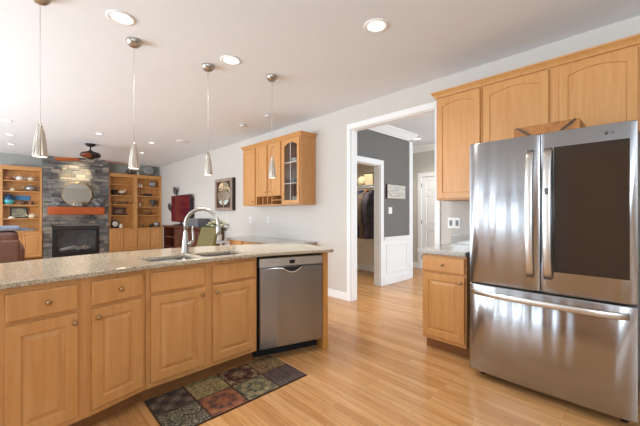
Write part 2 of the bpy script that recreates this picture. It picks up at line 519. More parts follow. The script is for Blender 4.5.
def panel_door(mb, x0, x1, z0, z1, t=.02, frame=.055, arch=0.0, y=0.0, raised=True):
    """one framed door with a raised centre panel; its front is at y - t"""
    f = y - t
    rings = [contour(x0, x1, z0, z1, 0, y), contour(x0, x1, z0, z1, 0, f + .003), contour(x0, x1, z0, z1, .003, f),
             contour(x0, x1, z0, z1, frame, f, arch), contour(x0, x1, z0, z1, frame + .004, f + .008, arch), contour(x0, x1, z0, z1, frame + .012, f + .009, arch)]
    if raised:
        rings += [contour(x0, x1, z0, z1, frame + .034, f + .002, arch * .93), contour(x0, x1, z0, z1, frame + .036, f + .001, arch * .93)]
    mb.loft(rings)
    return mb


hd = thing('door_1', 'white six panel door at the end of the hall', 'door', (HDX, HDY1, 0), WEST)
hd['kind'] = 'structure'
dm = MB(); wd = HDY1 - HDY0
dm.box(0, wd, .0125, .04, 0.008, 2.045)
for (za, zb) in ((.18, .86), (.98, 1.62), (1.72, 1.95)):
    for xa, xb in ((.11, wd / 2 - .045), (wd / 2 + .045, wd - .11)):
        dm.loft([contour(xa, xb, za, zb, .015, .014), contour(xa, xb, za, zb, .015, .012), contour(xa, xb, za, zb, .045, .006)])
# stiles and rails stand proud of the panels
for xa, xb in ((0, .11), (wd / 2 - .045, wd / 2 + .045), (wd - .11, wd)): dm.box(xa, xb, 0, .0125, .008, 2.045)
for za, zb in ((.008, .18), (.86, .98), (1.62, 1.72), (1.95, 2.045)): dm.box(0, wd, 0.0005, .0125, za, zb)
dm.build('door_leaf', 'trim_white', hd)
for z in (.22, 1.0, 1.82): MB().box(-.012, .012, -.012, .0, z, z + .09).build('hinge', 'steel_dark', hd)

# closet behind the hall wall
struct('wall_closet', MB().box(5.53, 5.6, HY + .12, 5.3, 0, CEIL).box(XW + .12, 5.53, 5.2, 5.3, 0, CEIL), 'closet_paint')
struct('baseboard_closet', MB().box(5.515, 5.53, HY + .12, 5.2, 0, .12), 'trim_white')
sh = thing('closet_shelf', 'white wire shelf with hanging rod in the closet', 'shelf', (5.30, 4.4, 1.80))
ws = MB()
for k in range(13): ws.tube([(-.2 + k * .034, -.95, 0), (-.2 + k * .034, .75, 0)], .004, 5)
for k in range(8): ws.tube([(-.2, -.95 + k * .24, -.006), (.21, -.95 + k * .24, -.006)], .004, 5)
ws.build('wire_deck', 'trim_white', sh)
MB().tube([(-.16, -.95, -.04), (-.16, .75, -.04)], .014, 10).build('hanging_rod', 'wire', sh)
for k in (-.7, .55): MB().box(-.17, .22, k - .006, k + .006, -.07, -.004).build('bracket', 'trim_white', sh)


def jacket(y, mat, label, w=.25, length=.95):
    r = thing('jacket', label, 'jacket', (5.14, y, 1.69), 0, 'jackets hanging in the closet')
    hg = MB().tube([(0, 0, .02), (.012, 0, .035), (0, 0, .05), (-.014, 0, .035)], .004, 6)
    hg.tube([(-.2, 0, -.07), (0, 0, .0), (.2, 0, -.07)], .008, 6)
    hg.tube([(0, 0, 0), (0, 0, .02)], .004, 6)
    hg.build('hanger', 'wire', r)
    b = MB(); b.sm = True
    rings = []
    for hx, th, z in ((.06, .03, -.005), (.16, .045, -.05), (w - .02, .055, -.1), (w - .03, .06, -.35), (w - .04, .06, -.6), (w - .02, .065, -length + .04), (w - .03, .06, -length)):
        rings.append([(hx * math.cos(2 * PI * k / 14), th * math.sin(2 * PI * k / 14) * (1 + .25 * math.sin(5 * k + z * 9)), z) for k in range(14)])
    b.loft(rings); b.build('body', mat, r)
    for s in (-1, 1):
        MB().tube([(s * (w - .07), 0, -.09), (s * (w - .01), -.01, -.3), (s * (w + .0), -.03, -.55), (s * (w - .02), -.05, -.72)], .05, 10, [.055, .06, .052, .045]).build('sleeve', mat, r)
    MB().lathe([(.07, -.03), (.075, .0), (.062, .02), (.05, .0)], (0, 0, 0), n=14, sy=.6).build('collar', 'jacket_rust' if mat == 'jacket_taupe' else mat, r)
    return r


jacket(4.31, 'jacket_black', 'black jacket hanging farthest left in the closet')
jacket(4.17, 'jacket_navy', 'slate blue jacket hanging second from left in the closet')
jacket(4.03, 'jacket_taupe', 'taupe jacket hanging third from left in the closet')
plain('jacket_plum', srgb(84, 76, 86), 0.85, var=0.3, sc=9)
jacket(3.89, 'jacket_plum', 'plum grey jacket hanging farthest right in the closet')
hat = thing('hat', 'dark hat lying on the closet shelf', 'hat', (5.24, 4.45, 1.806))
MB().lathe([(.13, 0), (.13, .012), (.085, .02), (.08, .09), (.04, .1), (.001, .1)], n=18).build('felt', 'black_matte', hat)
tag(MB().lathe([(.085, 0), (.1, .06), (.09, .16), (.05, .19), (.001, .195)], (5.24, 4.2, 1.806), n=14, sx=1.3).build('cloth_bag', 'cream_fabric', bevel=.0), 'cream cloth bag standing on the closet shelf', 'bag')
pp = thing('storage_basket', 'cream storage basket with dark rim on the closet shelf', 'basket', (5.24, 3.97, 1.806))
MB().loft([[(x * .1, y * .09, 0) for x, y in ((-1, -1), (1, -1), (1, 1), (-1, 1))], [(x * .125, y * .11, .22) for x, y in ((-1, -1), (1, -1), (1, 1), (-1, 1))]]).build('body', 'cream_fabric', pp, .01)
MB().box(-.13, .13, -.115, .115, .222, .245).build('rim', 'dark_item', pp, .006)

# wall plates, picture in the hall
def plate(name, label, cat, loc, rotz, n, kind='switch', group=None, w=.07):
    o = thing(name, label, cat, loc, rotz, group)
    MB().box(-w / 2 * n, w / 2 * n, -.006, 0, -.058, .058).build('plate', 'plastic_white', o, .003)
    for k in range(n):
        x = -w / 2 * n + w * (k + .5)
        if kind == 'switch':
            MB().box(x - .015, x + .015, -.011, -.006, -.03, .03).build('rocker', 'plastic_white', o, .003)
        else:
            for z in (-.02, .02):
                MB().box(x - .012, x + .012, -.0085, -.006, z - .012, z + .012).build('socket', 'grey_plastic', o, .003)
    return o


plate('light_switch', 'white light switch on the grey hall wall', 'light switch', (4.81, HY, 1.29), 0, 2, w=.055)
o = plate('light_switch', 'white switch plate above the granite backsplash', 'light switch', (XW, 1.505, 1.135), WEST, 2, w=.068)
for ch in list(o.children):
    if ch.name.startswith('rocker'): ch.data.materials.clear(); ch.data.materials.append(MATS['steel_dark']); ch['label'] = 'dark grey switch'
plate('wall_outlet', 'white outlet on the wall below the glass door cabinet', 'outlet', (XW, 5.0, 1.12), WEST, 1, 'outlet', w=.07)
plate('wall_outlet', 'white outlet on the wall left of the hanging wall cabinets', 'outlet', (XW, 5.62, 1.11), WEST, 1, 'outlet', w=.07)
pc = thing('wall_plaque', 'whitewashed wooden plaque hanging on the grey hall wall', 'plaque', (4.975, HY, 1.625))
pm = MB()
for k in range(4): pm.box(-.285, .285, -.03, -.012, -.12 + k * .06, -.0615 + k * .06)
pm.build('boards', 'barn_board', pc, .003)
MB().box(-.3, -.285, -.03, 0, -.125, .125).build('frame_edge', 'walnut', pc)
MB().box(-.25, .25, -.012, 0, -.1, .1).build('backing', 'walnut', pc)
li = MB()
for k, (a, b2) in enumerate(((-.2, .05), (-.14, .2), (-.2, .12), (-.1, .18))): li.box(a, b2, -.0305, -.03, -.085 + k * .055, -.08 + k * .055)
li.build('lettering', 'grey_plastic', pc)

# ------------------------------------------------------------------ cabinets
def knob(mb, x, z, y):
    return mb.lathe([(.005, 0), (.005, -.012), (.013, -.017), (.014, -.024), (.009, -.029), (.001, -.030)], (x, y, z), 'y', 14)


def cabinet(name, label, loc, rotz, w, d, z0, z1, fronts, toe=True, group=None, box=True, back_w=None, toe_x=(0, 0)):
    """front plane at local y=0 looking towards -y; fronts: (kind, x0, x1, z0, z1, arch, knob x, knob z)"""
    r = thing(name, label, 'cabinet', loc, rotz, group)
    if box:
        bw = back_w or (0, w)
        if box == 'hollow':
            MB().box(0, .018, .02, d, z0, z1).box(w - .018, w, .02, d, z0, z1).box(.018, w - .018, .02, d, z0, z0 + .018).box(.018, w - .018, d - .01, d, z0 + .018, z1).box(0, w, 0, .02, z0, z1).build('carcass', 'maple', r)
        else: MB().prism([(0, 0), (w, 0), (bw[1], d), (bw[0], d)], z0, z1).build('carcass', 'maple', r, .002)
    if toe:
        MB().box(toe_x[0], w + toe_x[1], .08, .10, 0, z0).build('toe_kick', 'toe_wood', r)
    for kind, xa, xb, za, zb, arch, kx, kz in fronts:
        m = MB()
        if kind == 'door':
            panel_door(m, xa, xb, za, zb, arch=arch, raised=not arch)
            o = m.build('door', 'maple', r)
        else:
            m.loft([contour(xa, xb, za, zb, 0, -.001), contour(xa, xb, za, zb, 0, -.016), contour(xa, xb, za, zb, .007, -.02)])
            o = m.build('drawer', 'maple', r)
        if kx is not None:
            knob(MB(), kx, kz, -.02).build('knob', 'knob_metal', o)
    return r


# island: facets of a bowed front
def facet(name, label, hinge, ang, w, d, fronts, side='left', back=None, toe_x=(0, 0), box=True):
    """hinge is the left end when side='left', the right end otherwise"""
    a = R(ang)
    if side == 'right': loc = (hinge[0] - w * math.cos(a), hinge[1] - w * math.sin(a), 0)
    else: loc = (hinge[0], hinge[1], 0)
    return cabinet(name, label, loc, a, w, d, .105, .884, fronts, group='island base cabinets', back_w=back, toe_x=toe_x, box=box)


DT, DB, FT, FB = .855, .722, .702, .142     # drawer top/bottom, door top/bottom
facet('base_cabinet', 'maple island cabinet with one drawer, leftmost, cut by the photo edge', (.292, 2.185), 10, .40, .5,
      [('drawer', .07, .355, DB, DT, 0, .225, .79), ('door', .07, .355, FB, FT, 0, .335, .655)], 'right', (.0, .32), (0, -.008))
facet('base_cabinet', 'narrow maple island cabinet with drawer, left of the sink cabinet', (.612, 2.268), 15, .332, .5,
      [('drawer', .02, .308, DB, DT, 0, .165, .79), ('door', .02, .308, FB, FT, 0, .045, .655)], 'right', (.04, .30), (0, .010))
facet('base_cabinet', 'two door maple sink cabinet behind the patchwork mat', (.613, 2.268), 1, .838, .55,
      [('drawer', .025, .385, DB, DT, 0, None, None), ('drawer', .448, .815, DB, DT, 0, None, None),
       ('door', .025, .385, FB, FT, 0, .362, .655), ('door', .448, .815, FB, FT, 0, .471, .655)], 'left', (.02, .80), (-.009, .012), 'hollow')

# dishwasher
DWA = R(-17)
dw = thing('dishwasher', 'stainless steel dishwasher at the right end of the island', 'dishwasher', (1.46, 2.283, 0), DWA)
MB().box(.006, .602, .03, .5, .10, .868).build('tub', 'black_matte', dw)
MB().box(.006, .602, .11, .13, 0.0, .098).build('kick_plate', 'black_matte', dw)
m = MB()
m.loft([contour(.012, .598, .105, .782, 0, .03), contour(.012, .598, .105, .782, 0, -.014), contour(.012, .598, .105, .782, .008, -.022)])
m.build('door', 'stainless_dw', dw)
m = MB(); m.loft([contour(.012, .598, .786, .866, 0, .03), contour(.012, .598, .786, .866, 0, -.016), contour(.012, .598, .786, .866, .006, -.022)])
cp = m.build('control_panel', 'stainless_trim', dw)
MB().box(.275, .325, -.0235, -.0222, .808, .84).build('display', 'black', cp)
for x in (.37, .395, .12, .15, .18): MB().box(x, x + .008, -.0232, -.0222, .822, .826).build('button', 'steel_dark', cp)
m = MB(); n = 14
top = [(.205 + .19 * i / n, .779) for i in range(n + 1)]; bot = [(.395 - .19 * i / n, .779 - .042 * math.sin(PI * i / n)) for i in range(1, n)]
pl = top + bot
m.loft([[(x, -.0225, z) for x, z in pl], [(x, -.0245, z) for x, z in pl]])
m.build('pocket_handle', 'black', dw)
m = MB().tube([(.395 - .19 * i / n, -.03 + .008 * abs(1 - 2 * i / n), .775 - .042 * math.sin(PI * i / n)) for i in range(n + 1)], .009, 8)
m.build('handle_lip', 'chrome', dw)

ep = thing('island_end_panel', 'maple panel closing the island right of the dishwasher', 'cabinet panel', (1.46 + .605 * math.cos(DWA), 2.283 + .605 * math.sin(DWA), 0), DWA)
MB().box(0, .05, -.012, .5, 0, .884).build('panel', 'maple_side', ep, .002)
MB().box(.0505, .060, -.012, .5, 0, .07).build('base_shoe', 'maple_side', ep, .004)
# back of the island, following the facets
bp = [(-.2, 2.62), (.14, 2.70), (.52, 2.80), (.60, 2.835), (1.44, 2.85), (1.62, 2.815), (2.22, 2.63)]
bk = bp + [(x, y + .03) for x, y in reversed(bp)]
tag(MB().prism(bk, 0, .884).build('island_back_panel', 'maple_side'), 'maple back of the island under the counter overhang', 'cabinet panel')

# island countertop: bowed front and back, hole for the sink
def arc(cx, cy, r, xa, xb, n):
    return [(xa + (xb - xa) * i / n, cy + math.sqrt(r * r - (xa + (xb - xa) * i / n - cx) ** 2)) for i in range(n + 1)]


front = [(-.42, 2.02), (-.2, 2.055), (.0, 2.10), (.15, 2.13), (.30, 2.15), (.45, 2.185), (.60, 2.215), (.8, 2.228), (1.0, 2.232), (1.2, 2.232), (1.42, 2.225), (1.6, 2.19), (1.85, 2.112), (2.08, 2.04), (2.125, 2.045)]
back = arc(.85, 1.0, 2.15, 2.12, -.42, 24)
back = [(2.145, 2.10), (2.24, 2.50), (2.245, 2.62), (2.21, 2.68)] + back
outline = front + back
hole_y0, hole_y1 = 2.315, 2.60
SX0, SX1, SXM = .665, 1.40, 1.02


def round_rect(x0, x1, y0, y1, r, n=5):
    p = []
    for cx, cy, a0 in ((x1 - r, y0 + r, -90), (x1 - r, y1 - r, 0), (x0 + r, y1 - r, 90), (x0 + r, y0 + r, 180)):
        for i in range(n + 1):
            a = R(a0 + 90 * i / n); p.append((cx + r * math.cos(a), cy + r * math.sin(a)))
    return p


ct = thing('island_countertop', 'speckled beige granite countertop with bowed edge on the island', 'countertop', (0, 0, 0))
bm = bmesh.new()
def loop(pts, z):
    vs = [bm.verts.new((x, y, z)) for x, y in pts]
    return [bm.edges.new((vs[i], vs[(i + 1) % len(vs)])) for i in range(len(vs))]
es = loop(outline, .885)
h1 = round_rect(SX0, SXM - .018, hole_y0, hole_y1, .05); h2 = round_rect(SXM + .018, SX1, hole_y0, hole_y1, .05)
es += loop(h1, .885) + loop(h2, .885)
bmesh.ops.triangle_fill(bm, edges=es, use_beauty=True)
# drop any triangles that fell inside the sink cut-outs
for f in list(bm.faces):
    c = f.calc_center_median()
    inside = lambda x0, x1: x0 < c.x < x1 and hole_y0 < c.y < hole_y1
    if (inside(SX0, SXM - .018) or inside(SXM + .018, SX1)) and all(hole_y0 - 1e-4 <= v.co.y <= hole_y1 + 1e-4 and SX0 - 1e-4 <= v.co.x <= SX1 + 1e-4 for v in f.verts):
        bm.faces.remove(f)
r_ = bmesh.ops.extrude_face_region(bm, geom=bm.faces[:])
bmesh.ops.translate(bm, vec=(0, 0, .030), verts=[e for e in r_['geom'] if isinstance(e, bmesh.types.BMVert)])
bmesh.ops.recalc_face_normals(bm, faces=bm.faces)
me = bpy.data.meshes.new('slab'); bm.to_mesh(me); bm.free(); me.materials.append(MATS['granite'])
o = bpy.data.objects.new('slab', me); COL.objects.link(o); o.parent = ct
md = o.modifiers.new('bevel', 'BEVEL'); md.width = .008; md.segments = 3; md.limit_method = 'ANGLE'; md.angle_limit = R(50)

sk = thing('kitchen_sink', 'stainless double bowl sink set into the island countertop', 'sink', (0, 0, 0))
for a, b2 in ((SX0 - .004, SXM - .014), (SXM + .014, SX1 + .004)):
    m = MB(); m.sm = True
    o1 = round_rect(a, b2, hole_y0 - .004, hole_y1 + .004, .054)
    i1 = round_rect(a + .006, b2 - .006, hole_y0 + .002, hole_y1 - .002, .05)
    i2 = round_rect(a + .02, b2 - .02, hole_y0 + .015, hole_y1 - .015, .05)
    rings = [[(x, y, .874) for x, y in o1], [(x, y, .69) for x, y in o1], [(x, y, .69) for x, y in o1]]
    m.loft([[(x, y, .68) for x, y in o1], [(x, y, .8835) for x, y in o1], [(x, y, .8835) for x, y in i1], [(x, y, .72) for x, y in i1], [(x, y, .70) for x, y in i2]])
    bw = m.build('bowl', 'sink_steel', sk)
    MB().lathe([(.04, .7005), (.04, .7035), (.03, .7035), (.001, .7015)], ((a + b2) / 2, (hole_y0 + hole_y1) / 2, 0), n=16).build('drain', 'chrome', bw)

fa = thing('kitchen_faucet', 'brushed nickel gooseneck faucet behind the sink', 'faucet', (1.02, 2.67, .915), -R(45))
MB().lathe([(.034, 0), (.034, .006), (.030, .012), (.028, .05), (.024, .10), (.017, .15), (.0145, .18), (.0145, .19)], n=20).build('body', 'nickel', fa)
pts = [(0, 0, .18), (0, 0, .23)]
for i in range(17):
    a = PI - PI * i / 16; pts.append((.135 + .135 * math.cos(a), 0, .235 + .125 * math.sin(a)))
pts.append((.272, 0, .215))
MB().tube(pts, .0145, 12).build('spout', 'nickel', fa)
MB().lathe([(.015, .225), (.019, .215), (.02, .17), (.0185, .155), (.016, .15), (.001, .15)], (.272, 0, 0), n=16).build('spray_head', 'nickel', fa)
lv = MB().tube([(.02, 0, .075), (.055, 0, .082)], .018, 12)
lv.tube([(.05, 0, .08), (.066, 0, .11), (.062, 0, .16), (.056, 0, .215)], .009, 10, [.012, .010, .009, .010])
lv.build('lever_handle', 'nickel', fa)

# patchwork mat
RUG = [('lattice', (46, 34, 28), (74, 60, 50), (112, 94, 76), 46), ('noise', (94, 80, 46), (138, 120, 78), (162, 144, 100), 30),
       ('rosette', (44, 20, 14), (80, 42, 28), (160, 136, 100), 62), ('noise', (50, 36, 28), (124, 96, 60), (168, 140, 94), 60),
       ('noise', (34, 31, 27), (84, 76, 62), (164, 154, 128), 72), ('rosette', (50, 52, 50), (134, 70, 42), (146, 104, 72), 70),
       ('rosette', (54, 66, 56), (122, 108, 78), (152, 138, 102), 90), ('noise', (58, 46, 46), (84, 68, 64), (108, 88, 80), 50)]
for i, (k, a, b2, c, s) in enumerate(RUG): rug_mat('rug_tile_%d' % i, k, srgb(*a), srgb(*b2), srgb(*c), s)
plain('rug_border', srgb(58, 36, 24), 0.95)
rg = thing('kitchen_mat', 'patchwork mat of eight patterned squares before the sink cabinet', 'mat', (.617, 1.845, 0))
MB().box(0, 1.005, 0, .482, .0, .008).build('mat_base', 'rug_border', rg, .003)
for i in range(4):
    for j in range(2):
        idx = i if j else 4 + i
        ox = .251 * i + .006; oy = .241 * j + .006
        q = MB().box(0, .239, 0, .229, .008, .0095)
        q.build('patch', 'rug_tile_%d' % idx, rg, loc=(ox, oy, 0))

# ------------------------------------------------------------------ right wall: base cabinet, upper cabinets, fridge
cabinet('base_cabinet', 'maple base cabinet with granite top left of the refrigerator', (2.735, 1.495, 0), WEST, .40, .66, .105, .874,
        [('drawer', .012, .388, DB, DT, 0, .2, .79), ('door', .012, .388, FB, FT, 0, .36, .655)])
rc = thing('side_countertop', 'grey speckled granite counter beside the refrigerator', 'countertop', (2.70, 1.53, 0), WEST)
MB().box(0, .44, 0, .728, .875, .915).build('slab', 'granite_grey', rc, .008)
MB().box(0, .44, .706, .728, .915, 1.012).build('backsplash', 'granite_grey', rc, .003)


def crown_cab(mb, w, z, d, left=True, right=True):
    """crown on top of a wall cabinet with front at y=0, width w"""
    pr = [(0, 0), (.012, 0), (.02, .018), (.034, .036), (.042, .042), (.042, .055), (0, .055)]
    rings = []
    for a, h in pr:
        xl = -a if left else 0; xr = w + a if right else w
        rings.append([(xl, -a, z + h), (xr, -a, z + h), (xr, d, z + h), (xl, d, z + h)])
    mb.loft(rings)
    return mb


UD = .33
u1 = cabinet('wall_cabinet', 'tall maple wall cabinet with one arched door above the side counter', (3.10, 1.54, 0), WEST, .438, UD, 1.37, 2.40,
             [('door', .012, .424, 1.385, 2.385, .035, None, None)], toe=False, group='maple wall cabinets by the refrigerator')
crown_cab(MB(), .438, 2.40, UD, True, False).build('crown', 'maple', u1)
u2 = cabinet('wall_cabinet', 'wide maple wall cabinet with two arched doors above the refrigerator', (3.10, 1.10, 0), WEST, 1.11, UD, 1.80, 2.40,
             [('door', .012, .505, 1.815, 2.385, .035, None, None), ('door', .572, 1.012, 1.815, 2.385, .035, None, None)], toe=False, group='maple wall cabinets by the refrigerator')
crown_cab(MB(), 1.11, 2.40, UD, False, True).build('crown', 'maple', u2)

# refrigerator, local x to the right, front at y=0
FW = .916
fr = thing('refrigerator', 'stainless french door refrigerator with a dark glass panel', 'refrigerator', (2.52, .990, 0), WEST)
MB().box(.004, FW - .004, .075, .86, .055, 1.75).build('case', 'steel_dark', fr, .004)
for x in (.06, FW - .06):
    for y in (.12, .8): MB().lathe([(.02, 0), (.02, .03), (.012, .03), (.012, .06)], (x, y, 0), n=10).build('foot', 'black_matte', fr)


def fdoor(x0, x1, z0, z1, bow=.010, nx=12):
    """a door slab whose front bows out a little across its width"""
    m = MB(); rings = []
    def prof(z, ins):
        p = []
        for i in range(nx + 1):
            t = i / nx; x = x0 + ins + (x1 - x0 - 2 * ins) * t
            edge = min(1.0, min(t, 1 - t) * 14)
            gx = (x / FW) * 2 - 1
            p.append((x, .012 - bow * (1 - gx * gx) - .010 * math.sqrt(max(0, 1 - (1 - edge) ** 2)) + ins, z))
        return p + [(x1 - ins, .068, z), (x0 + ins, .068, z)]
    rings = [prof(z0, .004), prof(z0 + .006, 0), prof(z1 - .006, 0), prof(z1, .004)]
    m.sm = True
    return m.loft(rings)


def smooth_angle(o, deg=35):
    me = o.data
    for p in me.polygons: p.use_smooth = True
    bm = bmesh.new(); bm.from_mesh(me)
    for e in bm.edges:
        e.smooth = not (len(e.link_faces) == 2 and e.calc_face_angle(0) > R(deg))
    bm.to_mesh(me); bm.free()


ld = fdoor(0, .455, .722, 1.765).build('left_door', 'stainless', fr); smooth_angle(ld)
rd = fdoor(.461, FW, .722, 1.765).build('right_door', 'stainless', fr); smooth_angle(rd)
dr = fdoor(0, FW, .06, .708).build('freezer_drawer', 'stainless', fr); smooth_angle(dr)
gx0, gx1, gz0, gz1 = .535, .886, .862, 1.665
g = MB()
for i in range(1):
    g.loft([contour(gx0, gx1, gz0, gz1, 0, .002), contour(gx0, gx1, gz0, gz1, 0, -.0105), contour(gx0, gx1, gz0, gz1, .003, -.0115)])
g.build('glass_panel', 'dark_glass', rd)


def bar(mb, pts, wv, w, t):
    """flat bar swept along pts; wv is the width direction"""
    rings = []; wv = Vector(wv)
    for i, p in enumerate(pts):
        p = Vector(p); tg = (Vector(pts[min(i + 1, len(pts) - 1)]) - Vector(pts[max(i - 1, 0)])).normalized()
        nv = tg.cross(wv).normalized()
        ring = []
        for k in range(12):
            a = 2 * PI * k / 12; cx, cy = math.cos(a), math.sin(a)
            sx_ = math.copysign(abs(cx) ** .5, cx); sy_ = math.copysign(abs(cy) ** .5, cy)
            ring.append(tuple(p + wv * (w / 2 * sx_) + nv * (t / 2 * sy_)))
        rings.append(ring)
    mb.sm = True
    return mb.loft(rings)


def bow_pts(n, f): return [f(i / n) for i in range(n + 1)]


for door, hx in ((ld, .405), (rd, .505)):
    m = bar(MB(), bow_pts(16, lambda t: (hx, -.020 - .042 * (1 - (2 * t - 1) ** 4), .815 + .845 * t)), (1, 0, 0), .046, .018)
    m.build('door_handle', 'stainless_trim', door)
MB().box(.494, .516, -.071, -.069, 1.36, 1.40).build('door_in_door_button', 'steel_dark', rd)
m = bar(MB(), bow_pts(20, lambda t: (.022 + .862 * t, -.018 - .045 * (1 - (2 * t - 1) ** 4), .655)), (0, 0, 1), .040, .018)
m.build('drawer_handle', 'stainless_trim', dr)
# badge
bd = MB().lathe([(.008, 0), (.008, -.0015), (.001, -.0015)], (.786, -.0085, 1.716), 'y', 20)
bdo = bd.build('badge', 'grey_plastic', rd)


def text(s, size, loc, rot, mat, parent, name='lettering'):
    cu = bpy.data.curves.new(name, 'FONT'); cu.body = s; cu.size = size; cu.extrude = .0006
    ob = bpy.data.objects.new(name, cu); COL.objects.link(ob); ob.location = loc; ob.rotation_euler = rot
    dg = bpy.context.evaluated_depsgraph_get(); dg.update()
    me = bpy.data.meshes.new_from_object(ob.evaluated_get(dg)); bpy.data.objects.remove(ob)
    o = bpy.data.objects.new(name, me); COL.objects.link(o); o.location = loc; o.rotation_euler = rot
    me.materials.clear(); me.materials.append(MATS[mat]); o.parent = parent
    return o


text('LG', .019, (.798, -.0088, 1.709), (R(90), 0, 0), 'grey_plastic', rd)

ty = thing('wooden_tray', 'shallow wooden tray lying on top of the refrigerator', 'tray', (2.675, .512, 1.767), WEST)
tm = MB(); L, D_ = .175, .12
tm.box(-L + .01, L - .01, -D_ + .01, D_ - .01, 0, .012)
tm.build('tray_base', 'tray_wood', ty)
for s in (-1, 1):
    MB().obox((0, s * D_, .035), (2 * L + .014, .014, .066), (R(-3) * s, 0, 0)).build('side', 'tray_wood', ty, .004)
    MB().obox((s * L, 0, .036), (.014, 2 * D_ - .02, .064), (0, 0, 0)).build('end', 'tray_wood', ty, .004)
for s in (-1, 1):
    MB().obox((s * .125, -D_ - .011, .036), (.095, .006, .014), (R(3), R(38) * -s, 0)).build('strap', 'walnut', ty)

# unseen tall cabinets on the opposite wall, added to darken what the steel doors mirror
for k in range(2):
    cabinet('pantry_cabinet', ['tall maple pantry cabinet farthest from the patio windows', 'tall maple pantry cabinet nearest the patio windows'][k], (-2.47, -.35 + k * .75, 0), R(90), .75, .6, .105, 2.4,
            [('door', .015, .37, .13, 1.35, 0, .34, 1.2), ('door', .38, .735, .13, 1.35, 0, .41, 1.2), ('door', .015, .37, 1.37, 2.38, .03, .34, 1.45), ('door', .38, .735, 1.37, 2.38, .03, .41, 1.45)], group='pantry cabinets opposite the refrigerator')

# ------------------------------------------------------------------ wall cabinets with glass door, desk below
GX = 3.13; GD = .30
g1 = cabinet('wall_cabinet', 'narrow maple wall cabinet, leftmost of the hanging three', (GX, 5.37, 0), WEST, .44, GD, 1.375, 2.42,
             [('door', .015, .415, 1.39, 2.405, .03, .375, 1.45)], toe=False, group='wall cabinets above the desk')
crown_cab(MB(), .44, 2.42, GD, True, False).build('crown', 'maple', g1)
g2 = cabinet('wall_cabinet', 'two door maple wall cabinet with open cubbies underneath', (GX, 4.93, 0), WEST, .76, GD, 1.53, 2.42,
             [('door', .035, .35, 1.545, 2.405, .03, .325, 1.60), ('door', .42, .735, 1.545, 2.405, .03, .445, 1.60)], toe=False, group='wall cabinets above the desk')
cb = MB().box(0, .76, 0, GD, 1.375, 1.39).box(0, .76, GD - .01, GD, 1.39, 1.53)
for x in (0, .20, .335, .47, .745): cb.box(x, x + .015, 0, GD, 1.39, 1.53)
cb.box(.485, .745, 0, GD, 1.455, 1.465)
cb.build('cubbies', 'maple', g2)
crown_cab(MB(), .76, 2.42, GD, False, False).build('crown', 'maple', g2)
g3 = thing('wall_cabinet', 'maple wall cabinet with an arched glass door', 'cabinet', (GX, 4.17, 0), WEST, 'wall cabinets above the desk')
w3 = .47
MB().box(0, .016, 0, GD, 1.375, 2.42).box(w3 - .016, w3, 0, GD, 1.375, 2.42).box(.016, w3 - .016, 0, GD, 1.375, 1.395).box(.016, w3 - .016, 0, GD, 2.40, 2.42).box(.016, w3 - .016, GD - .01, GD, 1.395, 2.40).build('carcass', 'maple', g3)
for z in (1.70, 2.03): MB().box(.016, w3 - .016, .03, GD - .012, z, z + .018).build('shelf', 'maple', g3)
dm = MB()
xa, xb, za, zb = .02, w3 - .02, 1.39, 2.405
rings = [contour(xa, xb, za, zb, .058, 0, .05), contour(xa, xb, za, zb, 0, 0), contour(xa, xb, za, zb, 0, -.017), contour(xa, xb, za, zb, .004, -.02), contour(xa, xb, za, zb, .052, -.02, .05), contour(xa, xb, za, zb, .058, -.014, .05)]
dm.loft(rings + [rings[0]], cap=False)
gd = dm.build('door', 'maple', g3)
MB().loft([contour(xa, xb, za, zb, .056, -.008, .05), contour(xa, xb, za, zb, .056, -.005, .05)]).build('glass_pane', 'cabinet_glass', gd)
gm = MB(); xm = (xa + xb) / 2
gm.box(xm - .004, xm + .004, -.018, -.012, za + .055, zb - .056)
for z in (1.70, 2.03): gm.box(xa + .055, xb - .055, -.017, -.012, z + .004, z + .011)
gm.build('glazing_bars', 'bin_white', gd)
knob(MB(), .035, 1.47, -.02).build('knob', 'knob_metal', gd)
crown_cab(MB(), w3, 2.42, GD, False, True).build('crown', 'maple', g3)


def in_glass(x, z): return (GX + .15, 4.17 - x, z)


plain('glass_blue', srgb(110, 160, 196), 0.2)
for k, x in enumerate((.12, .2, .28, .36)):
    o = MB().lathe([(.022, 0), (.026, .06), (.028, .12), (.024, .12), (.02, .01), (.001, .008)], in_glass(x, 1.3955), n=12).build('tumbler', 'glass_blue' if k > 1 else 'white_ceramic')
    tag(o, ['white cup at the left on the bottom shelf behind the glass door', 'white cup beside the blue tumblers behind the glass door', 'blue tumbler beside the white cups behind the glass door', 'blue tumbler farthest right behind the glass door'][k], 'cup', 'cups in the glass door cabinet')
for k, (x, z) in enumerate(((.16, 2.049), (.31, 2.049), (.15, 1.719), (.3, 1.719))):
    o = MB().lathe([(.03, 0), (.035, .01), (.07, .06), (.075, .075), (.07, .075), (.03, .015), (.001, .013)], in_glass(x, z), n=14).build('bowl', ['white_ceramic', 'cream_ceramic', 'plate_grey', 'white_ceramic'][k])
    tag(o, ['white bowl at left on the top shelf behind the glass door', 'cream bowl at right on the top shelf behind the glass door', 'grey bowl at left on the middle shelf behind the glass door', 'white bowl at right on the middle shelf behind the glass door'][k], 'bowl', 'bowls in the glass door cabinet')

